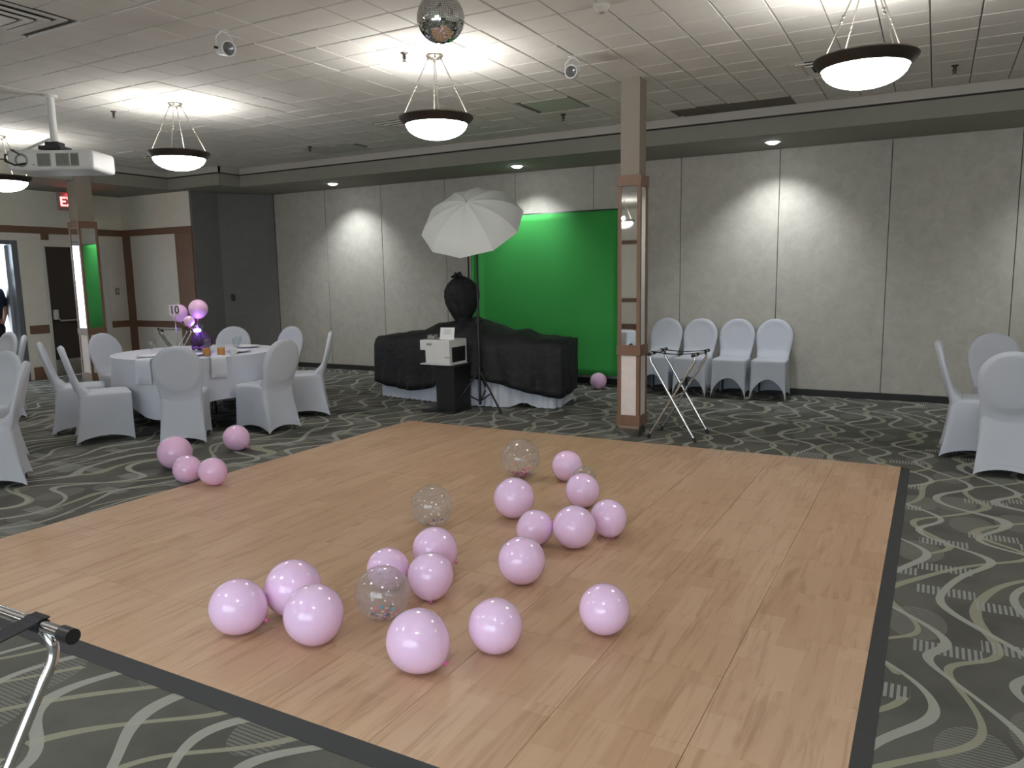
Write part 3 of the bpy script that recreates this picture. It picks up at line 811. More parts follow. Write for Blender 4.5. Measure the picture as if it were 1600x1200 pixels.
q = MB(); q.lathe([(0.0, -0.058), (0.015, -0.056), (0.018, -0.049)], 12); q.build('sensor', M['ventgrey'], sd_)

# projector
pj = thing('projector', 'white ceiling projector with three vent grilles on a pole', 'projector', (-7.14, 4.33, 0), rz=R(30))
q = MB(); q.bb(-0.33, 0.43, -0.2, 0.22, 2.50, 2.68); q.build('case', M['white_plastic'], pj, smooth=0, bevel=0.03, seg=3)
for x0, x1 in ((-0.06, 0.06), (0.105, 0.225), (0.235, 0.31)):
    vg = MB(); vg.bb(x0, x1, -0.204, -0.198, 2.535, 2.65)
    g = vg.build('vent_grille', M['ventgrey'], pj, smooth=0, bevel=0.002)
    sl = MB()
    for k in range(8): sl.bb(x0 + 0.006 + k * (x1 - x0 - 0.012) / 8, x0 + 0.012 + k * (x1 - x0 - 0.012) / 8, -0.2065, -0.203, 2.545, 2.64)
    sl.build('grille_bars', mat('grille_bar_grey', lin((112, 110, 104)), 0.6), g, smooth=0)
q = MB(); q.tube([(0.0, 0, 3.195), (0.0, 0, 3.17)], 0.06, 16); q.tube([(0, 0, 3.18), (0, 0, 2.77)], 0.032, 14); q.build('pole', M['white_plastic'], pj)
q = MB(); q.bb(-0.1, 0.1, -0.1, 0.1, 2.70, 2.735); q.bb(-0.06, 0.06, -0.06, 0.06, 2.735, 2.775); q.bb(-0.16, 0.13, -0.02, 0.02, 2.69, 2.705); q.build('bracket', M['black'], pj, smooth=0, bevel=0.004)
q = MB(); q.tube([(-0.02, -0.035, 2.80), (-0.1, -0.06, 2.76), (-0.2, -0.06, 2.72), (-0.32, -0.1, 2.65)], 0.012, 8); q.build('conduit', M['white_plastic'], pj)
q = MB(); q.tube([(-0.30, -0.1, 2.66), (-0.34, -0.2, 2.64), (-0.32, -0.24, 2.58), (-0.24, -0.235, 2.545), (-0.15, -0.22, 2.56)], 0.008, 8); q.tube([(-0.30, -0.12, 2.69), (-0.27, -0.23, 2.68), (-0.2, -0.22, 2.64)], 0.006, 8); q.build('cable', M['black'], pj)
q = MB(); q.lathe([(0.055, -0.03), (0.06, 0.0), (0.05, 0.012), (0.04, 0.0), (0.0, -0.006)], 24, (-0.2, -0.2, 2.59), Matrix.Rotation(R(90), 3, 'X')); q.build('lens_ring', M['ventgrey'], pj)
q = MB(); q.lathe([(0.0, 0.002), (0.006, 0.0)], 10, (-0.095, -0.202, 2.55), Matrix.Rotation(R(90), 3, 'X')); q.build('indicator', M['black'], pj)

# exit sign on the left wall
def text_mesh(s, size, depth, mt, name, parent, loc, rot):
    cv = bpy.data.curves.new(name, 'FONT'); cv.body = s; cv.size = size; cv.extrude = depth; cv.offset = size * 0.018; cv.align_x = 'CENTER'; cv.align_y = 'CENTER'
    tmp = bpy.data.objects.new('tmp', cv); C.objects.link(tmp)
    bpy.context.view_layer.update()
    me = bpy.data.meshes.new_from_object(tmp.evaluated_get(bpy.context.evaluated_depsgraph_get()))
    bpy.data.objects.remove(tmp)
    me.name = name; me.materials.clear(); me.materials.append(mt)
    o = bpy.data.objects.new(name, me)
    return place(o, parent, loc, rot=rot)
ex = thing('exit_sign', 'red lit EXIT sign half hidden by the far column', 'sign', (XL + 0.75, 7.13, 2.575))
q = MB(); q.bb(-0.03, 0.03, -0.2, 0.22, 0.0, 0.27); q.build('housing', M['exitbox'], ex, smooth=0, bevel=0.008)
q = MB(); q.tube([(0, 0, 0.27), (0, 0, ZS - 2.575)], 0.03, 10); q.build('stem', M['exitbox'], ex)
text_mesh('EXIT', 0.19, 0.003, M['red'], 'letters', ex, (0.033, 0.01, 0.12), (R(90), 0, R(90)))
ld = bpy.data.lights.new('exit_glow', 'POINT'); ld.energy = 0.35; ld.color = (1, 0.08, 0.1); ld.shadow_soft_size = 0.03
place(bpy.data.objects.new('exit_glow', ld), ex, (0.06, -0.05, 0.22))

# ================================================================== CHAIRS
def chair_cover():
    mb = MB()
    # seat and skirt: rounded rectangle perimeter lofted from seat rim to hem
    n = 72
    def perim(t, fw, bw, yf, yb, cr_=0.05):
        # t in 0..1 around starting front-right corner going left (counter clockwise)
        pts4 = [(fw, yf), (-fw, yf), (-bw, yb), (bw, yb)]
        s_ = t * 4; k = int(s_) % 4; u_ = s_ - int(s_)
        a, b = Vector(pts4[k]), Vector(pts4[(k + 1) % 4])
        p = a.lerp(b, u_)
        e = min(u_, 1 - u_)
        cx = sum(p_[0] for p_ in pts4) / 4; cy = (yf + yb) / 2
        if e < 0.12:          # pull the corners in a little so they are round
            kf = (0.12 - e) / 0.12
            p = p + (Vector((cx, cy)) - p).normalized() * 0.018 * kf * kf
        return p, k, u_
    levels = 12
    rs = []
    hem_mid = [0.25, 0.075, 0.065, 0.075]
    for j in range(levels + 1):
        v = j / levels
        ring = []
        for i in range(n):
            p0_, k, u_ = perim(i / n, 0.200, 0.184, 0.225, -0.213)
            p1_, _, _ = perim(i / n, 0.212, 0.212, 0.235, -0.285)
            arch = (4 * u_ * (1 - u_))
            hz = 0.012 + (hem_mid[k] - 0.012) * (arch ** 0.75)
            z = lerp(0.455, hz, v)
            vv = (0.455 - z) / 0.443
            p = p0_.lerp(p1_, vv ** 1.4)
            inn = 0.030 * arch * S(clamp(vv * 1.2))
            cdir = {0: (0, -1), 1: (1, 0), 2: (0, 1), 3: (-1, 0)}[k]
            p = p + Vector(cdir) * inn
            if v < 0.12: z += 0.0
            ring.append((p.x, p.y, z))
        rs.append(ring)
    rs = rs[::1]
    top = []
    for s_, z in ((0.0, 0.0), (0.35, 0.485), (0.7, 0.483), (0.92, 0.474), (0.985, 0.464)):
        if s_ == 0: continue
        top.append([(p[0] * s_, 0.005 + (p[1] - 0.005) * s_, z) for p in rs[0]])
    mb.rings(rs[::-1] + top[::-1], True, False, True)
    # inner hem so the fabric has thickness
    mb.rings([rs[-1], [(p[0] * 0.985, p[1] * 0.985, p[2] + 0.004) for p in rs[-1]], [(p[0] * 0.98, p[1] * 0.98, p[2] * 0.9 + 0.045) for p in rs[-1]]], True)
    # backrest: balloon-shaped loft
    prof = []
    z0, z1, zc = 0.40, 0.925, 0.705
    nz = 26; m_ = 40
    for j in range(nz + 1):
        t = j / nz
        z = z0 + (z1 - z0) * (1 - (1 - t) ** 1.25)
        if z > zc:
            u_ = (z - zc) / (z1 - zc); hw_ = 0.214 * math.sqrt(max(0.0, 1 - u_ ** 2.15))
        else:
            u_ = (zc - z) / (zc - 0.44); hw_ = lerp(0.214, 0.180, S(clamp(u_)))
        tt = clamp((z - 0.42) / 0.5)
        yc = -0.185 - 0.135 * tt ** 1.0
        th = lerp(0.030, 0.024, tt) * (1.0 if hw_ > 0.1 else max(0.25, hw_ / 0.1))
        if z < 0.5: yc += 0.0
        prof.append((z, max(hw_, 0.004), yc, th))
    rs = []
    for z, hw_, yc, th in prof:
        ring = []
        for i in range(m_):
            a = i * 2 * PI / m_
            ca, sa = math.cos(a), math.sin(a)
            x = hw_ * math.copysign(abs(ca) ** 0.55, ca)
            y = th * math.copysign(abs(sa) ** 0.75, sa)
            # padded round pad pressing through the fabric on the rear
            dd = (x / 0.198) ** 2 + ((z - 0.695) / 0.215) ** 2
            if sa < 0: y -= 0.012 * S(clamp((1.05 - dd) / 0.12))
            # fillet towards the seat and concave front
            if sa > 0: y += 0.055 * S(clamp((0.56 - z) / 0.10)) - 0.012 * S(clamp((0.9 - dd) / 0.5))
            ring.append((x, yc + y, z))
        rs.append(ring)
    mb.rings(rs, True, True, True)
    return mb
cov_me = chair_cover().mesh('cover', M['spandex'], 60)
leg_ms = []
for (x, y, lx, ly) in ((0.158, 0.18, 0.166, 0.188), (-0.158, 0.18, -0.166, 0.188), (0.15, -0.18, 0.156, -0.225), (-0.15, -0.18, -0.156, -0.225)):
    q = MB(); q.tube([(x, y, 0.43), (lx, ly, 0.0)], [0.013, 0.011], 8)
    leg_ms.append(q.mesh('leg', M['chairleg']))
def chair(label, x, y, f, tilt=0):
    t = thing('banquet_chair', label, 'chair', (x, y, 0), facing(*f), group='white covered banquet chairs')
    place(bpy.data.objects.new('cover', cov_me), t)
    for lm in leg_ms: place(bpy.data.objects.new('leg', lm), t)
    return t
TC = Vector((-6.93, 5.53))
def at_table(label, x, y, dmin=1.10, f=None):
    v = Vector((x, y)) - TC
    if v.length < dmin: v = v.normalized() * dmin
    p = TC + v
    if f is None: f = (-v.x, -v.y)
    chair(label, p.x, p.y, f)
at_table('white covered chair at the round table, back to the viewer, nearest of all', -6.22, 4.80)
at_table('white covered chair right of the round table, seen from behind at an angle', -5.93, 5.44, f=(-0.99, 0.06))
at_table('white covered chair edge-on at the right of the round table by the wall seam', -6.15, 6.14, f=(-0.75, -0.66))
at_table('white covered chair half hidden behind the right-hand chair of the round table', -6.93, 6.56)
at_table('white covered chair on the far side behind the glowing centrepiece', -7.47, 6.36)
at_table('white covered chair on the far left side of the round table', -7.86, 5.43)
at_table('white covered chair left of the round table, the farther of the two overlapping', -7.42, 4.80, 1.12)
at_table('white covered chair left of the round table in side view, the nearer one', -6.91, 4.46, f=(0.5, 0.87))
chair('white covered chair edge-on at the left picture edge, the nearest there', -6.15, 2.97, (-0.57, -0.82))
chair('white covered chair with round back cut by the left picture edge, behind the edge-on one', -7.0, 3.36, (0.2, -0.98))
chair('shaded white covered chair at the far left near the open door, seen from behind', -9.17, 4.62, (-0.5, -0.86))
chair('white covered chair at the far left, farthest one before the open door', -9.80, 4.84, (0.0, -1))
chair('white covered chair in side view at the right, facing right', 0.37, 7.04, (1, 0.0))
chair('white covered chair at the right, partly hidden behind the nearest one', 0.56, 7.66, (0.25, -0.97))
chair('white covered chair cut by the right picture edge, back to the viewer', 0.535, 6.56, (0.08, 1))
wl = ['white covered chair against the folding wall, first from the column', 'white covered chair against the folding wall, second from the column', 'white covered chair against the folding wall, third from the column', 'white covered chair against the folding wall, farthest from the column']
for k, (x, y) in enumerate([(-3.01, 9.30), (-2.55, 9.25), (-2.095, 9.28), (-1.65, 9.31)]):
    chair(wl[k], x, y, (0.03 * (k - 1.5), -1))
chair('white covered chair left of the camera, visible in the column mirror', -4.95, 0.15, (1, 0.12))

# ================================================================== ROUND TABLE
tb = thing('round_table', 'round banquet table under the white cloth at the left', 'table', (TC.x, TC.y, 0))
q = MB(); q.lathe([(0.0, 0.715), (0.825, 0.715), (0.83, 0.72), (0.83, 0.74), (0.825, 0.742), (0.0, 0.742)], 48); q.build('tabletop', M['doorwood'], tb)
for k in range(4):
    a = k * PI / 2 + 0.5
    q = MB(); q.tube([(0.3 * math.cos(a), 0.3 * math.sin(a), 0.715), (0.42 * math.cos(a), 0.42 * math.sin(a), 0.0)], 0.014, 8); q.build('leg', M['chairleg'], tb)
n = 160; rs = []
def hem(a): return 0.33 - 0.17 * abs(math.cos(2 * (a - 0.45))) ** 3
for j in range(4): rs.append([(0.835 * (j + 0.05) / 3.6 * math.cos(i * 2 * PI / n), 0.835 * (j + 0.05) / 3.6 * math.sin(i * 2 * PI / n), 0.7455) for i in range(n)])
for j in range(15):
    v = j / 14; ring = []
    for i in range(n):
        a = i * 2 * PI / n
        z = lerp(0.745, hem(a), v) if j else 0.745
        fold = (math.sin(a * 9 + 0.6) + 0.5 * math.sin(a * 16 + 2.0) + 0.35 * math.sin(a * 5 + 1))
        rr = 0.837 + 0.006 * v + 0.016 * fold * S(v) * (0.6 + 0.4 * math.sin(a * 3)) - 0.004 * (1 - v)
        ring.append((rr * math.cos(a), rr * math.sin(a), z - (0.004 if j else 0)))
    rs.append(ring)
q = MB(); q.rings(rs, True, True)
tag(q.build('tablecloth', M['linen'], loc=(TC.x, TC.y, 0), smooth=70), 'white cloth draped over the round banquet table', 'tablecloth')

ZT = 0.748
def tp(x, y): return (x, y, ZT)
# napkins hanging over the edge
def napkin(label, ang, wd=0.15, drop=0.24):
    t = MB(); rs = []
    path = [(-0.12, 0.004), (0.0, 0.004), (0.02, 0.0), (0.03, -0.02), (0.033, -0.08), (0.034, -0.16), (0.036, -drop)]
    for k, (d, z) in enumerate(path):
        rs.append([(d, wd * (s_ - 0.5) * (1 + 0.03 * k), z + 0.002 * math.sin(s_ * 9 + k)) for s_ in (0, 0.25, 0.5, 0.75, 1.0)])
    for k, (d, z) in list(enumerate(path))[::-1]:
        rs.append([(d + (0.004 if k > 2 else 0), wd * (s_ - 0.5) * (1 + 0.03 * k), z + 0.004) for s_ in (0, 0.25, 0.5, 0.75, 1.0)])
    t.rings(rs, False, cv=True)
    tag(t.build('napkin', M['linen'], loc=(TC.x + 0.832 * math.cos(ang), TC.y + 0.832 * math.sin(ang), 0.748), rz=ang, smooth=50), label, 'napkin', 'folded napkins')
napkin('white napkin hanging over the round table edge, left of the nearest chair', math.atan2(4.735 - 5.55, -6.635 + 6.88))
napkin('white napkin hanging over the round table edge, right of the nearest chair', math.atan2(5.079 - 5.55, -5.9 + 6.88), 0.13, 0.2)

# plates, cutlery, glasses
def plate(label, x, y):
    t = tag(MB().lathe([(0.0, 0.004), (0.075, 0.004), (0.09, 0.008), (0.125, 0.018), (0.13, 0.02), (0.125, 0.016), (0.08, 0.0), (0.0, 0.0)], 32).build('plate', mat('white_china', lin((232, 232, 232)), 0.25), loc=tp(x, y)), label, 'plate', 'place settings')
plate('white plate on the round table at the left place', TC.x + 0.08, TC.y - 0.62)
plate('white plate on the round table behind the nearest chair', TC.x + 0.38, TC.y - 0.36)
plate('white plate on the round table at the right place', TC.x + 0.55, TC.y + 0.08)
plate('white plate on the far side of the round table', TC.x + 0.2, TC.y + 0.52)
def wineglass(label, x, y):
    t = thing('wine_glass', label, 'glass', tp(x, y), group='glasses on the round table')
    q = MB(); q.lathe([(0.0, 0.0), (0.034, 0.001), (0.034, 0.003), (0.006, 0.008), (0.004, 0.02), (0.004, 0.06), (0.008, 0.066)], 20); q.build('stem', M['glass'], t)
    q = MB(); q.lathe([(0.004, 0.065), (0.024, 0.075), (0.036, 0.10), (0.037, 0.125), (0.032, 0.155), (0.0305, 0.155), (0.0355, 0.125), (0.034, 0.10), (0.022, 0.077), (0.0, 0.069)], 24); q.build('bowl', M['glass'], t)
wineglass('clear wine glass left of the centrepiece', -6.97, 5.02)
wineglass('clear wine glass right of the centrepiece, nearest the viewer', -6.28, 5.50)
wineglass('clear wine glass right of the centrepiece, farther back', -6.50, 5.72)
wineglass('clear wine glass directly behind the orange jars', -6.55, 5.36)
for k, (x, y, lb) in enumerate([(-6.42, 5.24, 'orange filled jar beside the centrepiece, left of the pair'), (-6.30, 5.32, 'orange filled jar beside the centrepiece, right of the pair')]):
    t = thing('candy_jar', lb, 'jar', tp(x, y), group='orange jars')
    q = MB(); q.lathe([(0.0, 0.002), (0.034, 0.002), (0.036, 0.01), (0.036, 0.075), (0.0, 0.078)], 20); q.build('filling', M['orange'], t)
    q = MB(); q.lathe([(0.0, 0.0), (0.038, 0.0), (0.04, 0.01), (0.04, 0.095), (0.038, 0.095)], 20); q.build('jar_glass', M['glass'], t)
t = thing('candle_cup', 'small white cup on the round table right of the orange jars', 'cup', tp(-6.20, 5.38))
q = MB(); q.lathe([(0.0, 0.0), (0.03, 0.0), (0.04, 0.06), (0.037, 0.06), (0.028, 0.005), (0.0, 0.006)], 20); q.build('cup', M['white_plastic'], t)
q = MB(); q.tube([(0.037, 0, 0.045), (0.058, 0, 0.04), (0.056, 0, 0.02), (0.034, 0, 0.015)], 0.004, 6); q.build('handle', M['white_plastic'], t)
for k, (x, y, a, lb) in enumerate([(-6.32, 5.14, 0.6, 'steel knife near the orange jars on the round table'), (-6.78, 4.94, 0.2, 'steel knife beside the left plate on the round table')]):
    t = thing('table_knife', lb, 'knife', tp(x, y), a)
    q = MB(); q.bb(-0.1, 0.02, -0.006, 0.006, 0, 0.003); q.build('blade', M['steel'], t, smooth=0)
    q = MB(); q.bb(0.02, 0.11, -0.007, 0.007, 0, 0.006); q.build('handle', M['steel'], t, smooth=0, bevel=0.002)

# centrepiece: glass vase with a violet light and dark tulle
cp = thing('centrepiece', 'glass vase centrepiece with violet light and dark purple tulle', 'centrepiece', tp(-6.76, 5.42))
q = MB(); q.lathe([(0.0, 0.0), (0.055, 0.0), (0.05, 0.012), (0.016, 0.03), (0.013, 0.16), (0.02, 0.19), (0.05, 0.22), (0.06, 0.29), (0.058, 0.29), (0.047, 0.222), (0.012, 0.195)], 24); q.build('vase', M['glass'], cp)
q = MB(); q.lathe([(0.0, 0.215), (0.03, 0.218), (0.038, 0.235), (0.03, 0.252), (0.0, 0.258)], 16); q.build('light', M['led'], cp)
ld = bpy.data.lights.new('violet_glow', 'POINT'); ld.energy = 1.1; ld.color = (0.35, 0.2, 1.0); ld.shadow_soft_size = 0.03
place(bpy.data.objects.new('violet_glow', ld), cp, (0.03, -0.03, 0.285))
q = MB(); rt = random.Random(9); rs = []
for j in range(9):
    v = j / 8; ring = []
    for i in range(40):
        a = i * 2 * PI / 40
        rr = (0.025 + 0.075 * math.sin(v * PI * 0.9 + 0.25) ** 1.5) * (1 + 0.22 * math.sin(7 * a + 3 * v) + 0.12 * rt.uniform(-1, 1)); ring.append((rr * math.cos(a) - 0.02, rr * math.sin(a) + 0.06, 0.02 + 0.20 * v))
    rs.append(ring)
q.rings(rs, True, True, True); q.build('tulle', M['tulle'], cp, smooth=50)
q = MB()
for s_ in (-1, 1):
    q.rings([[(s_ * u_ * 0.09 + 0.03, -0.02 + 0.02 * math.sin(b), 0.045 + 0.035 * u_ * math.cos(b) + 0.01) for b in [k * PI / 4 for k in range(8)]] for u_ in (0.1, 0.5, 0.9, 1.0)], True, True, True)
q.build('ribbon_bow', mat('purple_ribbon', lin((120, 70, 150)), 0.4), cp, smooth=60)

# table number on a stick
tn_ = thing('table_number', 'clear table number card reading 10 on a thin stick', 'sign', tp(-6.90, 5.27))
q = MB(); q.lathe([(0.0, 0.0), (0.035, 0.0), (0.03, 0.008), (0.006, 0.014), (0.0, 0.014)], 16); q.tube([(0, 0, 0.01), (0, 0, 0.41)], 0.0035, 6); q.build('stick', M['nickel'], tn_)
ca = facing(-6.90, 5.27)
q = MB(); q.bb(-0.052, 0.052, -0.0015, 0.0015, -0.06, 0.06); q.build('card', M['cardglass'], tn_, loc=(0, 0, 0.452), rz=ca, smooth=0, bevel=0.001)
txt = text_mesh('10', 0.115, 0.0005, M['ink'], 'numeral', tn_, (0, 0, 0), (0, 0, 0))
txt.rotation_euler = (R(90), 0, ca); txt.location = Vector((0, 0, 0.452)) + Matrix.Rotation(ca, 3, 'Z') @ Vector((0, -0.004, 0))
txt.scale = (0.8, 1.0, 1)

# ================================================================== BALLOONS
def balloon_prof(n_=22):
    pr = []
    for k in range(n_ + 1):
        t = k / n_ * PI
        r = math.sin(t); z = math.cos(t)
        if z < -0.35:
            u_ = (-0.35 - z) / 0.65; z = z - 0.10 * u_ * u_
        pr.append((max(r, 0.0) if 0 < k < n_ else 0.0001, z))
    return pr
bal = MB(); bal.lathe(balloon_prof(), 40)
bal_pink = bal.mesh('balloon', M['pink'], 180); bal_clear = bal.mesh('clear_balloon', M['clear'], 180)
bal_deep = bal.mesh('deep_balloon', M['pinkdeep'], 180)
kn = MB(); kn.lathe([(0.0, -1.06), (0.03, -1.09), (0.05, -1.115), (0.055, -1.13), (0.03, -1.135), (0.045, -1.17), (0.085, -1.215), (0.095, -1.225), (0.06, -1.215), (0.0, -1.19)], 16)
kn_me = kn.mesh('knot', M['knot'], 50)
kc = kn.mesh('knot_clear', M['clear'], 50)
def balloon(label, x, y, z, r, knot=(0.3, -0.5, -0.8), kind='pink', sq=(1, 1), roll=0.0, grp='pink balloons on the floor'):
    o = bpy.data.objects.new('balloon', {'pink': bal_pink, 'clear': bal_clear, 'deep': bal_deep}[kind])
    d = -Vector(knot).normalized()
    qn = d.to_track_quat('Z', 'Y')
    place(o, None, (x, y, z)); o.rotation_euler = qn.to_euler(); o.scale = (r, r, r * sq[0])
    tag(o, label, 'balloon', grp)
    k_ = bpy.data.objects.new('knot', kn_me if kind != 'clear' else kc); place(k_, o)
    return o
# knot directions are given in view terms: right, up, towards the viewer
def vk(a, b, c): return cr * a + cu * b + back * c
BL = [
 ('pink balloon at the far left of the dance floor cluster, foremost left', -2.51, 2.109, .116, (0.75, -0.35, 0.0), 'pink'),
 ('pink balloon behind two others at the left end of the cluster', -2.424, 2.345, .125, (-0.2, -0.5, -0.8), 'pink'),
 ('pink balloon in front of another at the left end of the cluster', -2.157, 2.19, .122, (0.2, -0.9, -0.4), 'pink'),
 ('pink balloon half hidden behind the near clear balloon', -2.223, 2.761, .101, (-0.2, -0.6, -0.7), 'pink'),
 ('pink balloon just in front of the middle clear balloon', -2.157, 3.058, .112, (0.85, -0.5, 0.15), 'pink'),
 ('pink balloon with knot facing down front, right of the near clear balloon', -1.984, 2.775, .107, (0.06, -0.85, 0.45), 'pink'),
 ('largest and palest pink balloon at the front of the dance floor', -1.646, 2.202, .119, (0.8, -0.55, 0.2), 'pink'),
 ('pink balloon standing alone right of the largest front balloon', -1.455, 2.461, .108, (0.3, -0.8, -0.5), 'pink'),
 ('pink balloon standing alone at the front right of the dance floor', -1.13, 2.802, .105, (0.1, -0.7, -0.7), 'pink'),
 ('pink balloon at the centre below the small tilted one', -1.682, 3.109, .115, (0.2, -0.8, -0.6), 'pink'),
 ('small pink balloon lying with its knot to the left', -1.864, 3.608, .099, (-0.88, -0.42, 0.2), 'pink'),
 ('pink balloon between the small tilted one and the far clear balloon', -2.199, 3.978, .126, (0.3, -0.6, -0.7), 'pink'),
 ('pink balloon front of the right-hand bunch on the dance floor', -1.654, 3.664, .117, (0.2, -0.7, -0.7), 'pink'),
 ('pink balloon rightmost of the bunch with knot at its bottom', -1.56, 3.93, .105, (0.15, -0.85, 0.5), 'pink'),
 ('pink balloon in the middle of the right-hand bunch', -1.906, 4.356, .111, (0.2, -0.6, -0.8), 'pink'),
 ('pink balloon farthest right-back on the dance floor', -2.264, 4.899, .111, (-0.2, -0.8, -0.5), 'pink'),
]
for lb, x, y, r, kdir, kd in BL:
    balloon(lb, x, y, r + DZ, r, vk(*kdir), kd)
balloon('pale pink balloon beside the round table chairs, largest of the carpet group', -5.289, 3.938, .134, .134, vk(-0.4, -0.5, -0.7), 'deep')
balloon('pink balloon on the carpet in front of the largest one there', -4.826, 3.69, .105, .105, vk(0.3, -0.6, -0.7), 'deep')
balloon('deep pink bottomed balloon touching the edge of the dance floor', -4.55, 3.69, .101 + DZ, .101, vk(0.6, -0.7, 0.2), 'deep')
balloon('pink balloon alone on the carpet right of the nearest table chair', -5.362, 4.623, .114, .114, vk(0.75, -0.6, 0.1), 'deep')
balloon('pink balloon on the carpet under the green backdrop by the column', -3.803, 9.226, .109, .109, vk(0.2, -0.6, -0.6), 'deep')
balloon('pink balloon above the centrepiece, right one', -6.82, 5.50, 1.205, .098, (0.1, -0.2, -1), 'deep', grp='pink balloons on the round table')
balloon('pink balloon above the centrepiece, left one behind the number card', -7.03, 5.42, 1.165, .09, (0.2, 0.0, -1), 'deep', grp='pink balloons on the round table')
balloon('small pink balloon just above the violet light of the centrepiece', -6.80, 5.36, 1.085, .055, (0.05, 0, -1), 'deep', grp='pink balloons on the round table')

bpy.context.view_layer.update()
for o in [b_ for b_ in C.objects if b_.get('group') == 'pink balloons on the round table']:
    inv = o.matrix_world.inverted(); kd = o.matrix_world @ Vector((0, 0, -1.2))
    end = Vector((-6.76, 5.42, 0.985)); q = MB()
    pts_ = [kd.lerp(end, k / 4) + Vector((0, 0, -0.01 * math.sin(k / 4 * PI))) for k in range(5)]
    q.tube(pts_, 0.0015, 5); q.v = [tuple(inv @ Vector(p)) for p in q.v]
    q.build('ribbon_tie', M['knot'], o)
def clear_b(label, x, y, r, nconf, cols, seed):
    o = balloon(label, x, y, r + DZ, r, vk(0.15, -0.6, -0.7), 'clear', grp='clear confetti balloons')
    rr = random.Random(seed); mb = MB()
    inv = o.rotation_euler.to_matrix().inverted()
    for k in range(nconf):
        a = rr.uniform(0, 2 * PI); th = abs(rr.gauss(0, 0.42)); th = min(th, 1.25)
        nrm = Vector((math.sin(th) * math.cos(a), math.sin(th) * math.sin(a), -math.cos(th)))
        p = nrm * rr.uniform(0.88, 0.95)
        t1 = nrm.cross(Vector((0.3, 0.7, 0.2))).normalized(); t2 = nrm.cross(t1)
        sz = rr.uniform(0.05, 0.085); tw = nrm * rr.uniform(-0.03, 0.03)
        mb.cur = rr.choice(cols)
        vs = [inv @ (p + (t1 * math.cos(b) + t2 * math.sin(b)) * sz + tw * math.cos(b)) for b in [i * PI / 3 for i in range(6)]]
        mb.add(vs, [tuple(range(6))])
    cf = mb.build('confetti', [M['conf%d' % i] for i in range(6)], o, smooth=0)
    cf['kind'] = 'stuff'; cf['label'] = 'round paper confetti in several colours'
clear_b('clear balloon with coloured confetti at the front, touching the largest pink one', -2.038, 2.489, .120, 90, [1, 2, 2, 3, 4, 0, 5], 1)
clear_b('clear balloon with little pale confetti in the middle of the dance floor', -2.562, 3.621, .126, 22, [2, 4, 2, 0, 5], 2)
clear_b('clear balloon with pink and red confetti at the back of the dance floor', -2.609, 4.828, .144, 130, [0, 0, 0, 1, 5, 0], 3)
clear_b('small clear balloon peeking out behind the right-hand bunch', -2.05, 4.72, .085, 12, [2, 4], 4)

# ================================================================== TRAY STANDS
def tray_stand(label, x, y, rz, open_=0.2):
    t = thing('tray_stand', label, 'tray stand', (x, y, 0), rz, group='folding tray stands')
    H_ = 0.78
    for s_, yy in ((-1, 0.215), (1, 0.19)):
        q = MB(); q.tube([(s_ * open_, -0.25, H_), (s_ * open_, 0.25, H_)], 0.0125, 16); b = q.build('top_bar', M['chrome'], t)
        for e in (-1, 1):
            q = MB(); q.tube([(s_ * open_, e * 0.225, H_), (s_ * open_, e * 0.262, H_)], 0.0165, 18); q.build('end_cap', M['black'], b)
        for e in (-1, 1):
            q = MB()
            A = Vector((s_ * open_, e * (yy - 0.05), H_ - 0.004)); B = Vector((s_ * (open_ - 0.005), e * yy, H_ - 0.06)); D = Vector((-s_ * (open_ + 0.015), e * yy, 0.02))
            k1 = A.lerp(B, 0.5) + Vector((0, e * 0.018, 0.012))
            q.tube(spline([A, k1, B, B.lerp(D, 0.08), B.lerp(D, 0.2)]) + [D], 0.0115, 12); lg = q.build('leg', M['chrome'], t)
            q = MB(); q.tube([D + Vector((s_ * 0.008, 0, 0.024)), D + Vector((-s_ * 0.004, 0, -0.018))], 0.0145, 8); q.build('foot_cap', M['black'], lg)
    q = MB(); q.tube([(0, -0.215, 0.385), (0, 0.215, 0.385)], 0.005, 6); q.build('pivot_rod', M['chrome'], t)
    for yy in (-0.13, 0.13):
        q = MB(); rs = []
        for k in range(9):
            u_ = k / 8; xx = lerp(-open_ - 0.016, open_ + 0.016, u_); zz = H_ + 0.016 - 0.02 * math.sin(u_ * PI)
            rs.append([(xx, yy - 0.026, zz), (xx, yy + 0.026, zz), (xx, yy + 0.026, zz - 0.003), (xx, yy - 0.026, zz - 0.003)])
        q.rings(rs, True, True, True)
        for s_ in (-1, 1):
            ring_o = []
            for k in range(12):
                a = k * 2 * PI / 12; ring_o.append([(s_ * open_ + rr * math.cos(a), yy + e, H_ + rr * math.sin(a)) for rr, e in ((0.0135, -0.026), (0.0165, -0.026), (0.0165, 0.026), (0.0135, 0.026))])
            q.rings(ring_o, True, cv=True)
        q.build('strap', M['strap'], t, smooth=40)
    return t
tray_stand('chrome folding tray stand with black straps beside the column', -2.01, 6.79, 0)
tray_stand('chrome folding tray stand cut by the lower left picture corner', -1.775, 0.655, R(90))
tray_stand('folding tray stand standing behind the round table by the brown pilaster', -10.0, 7.62, R(60))

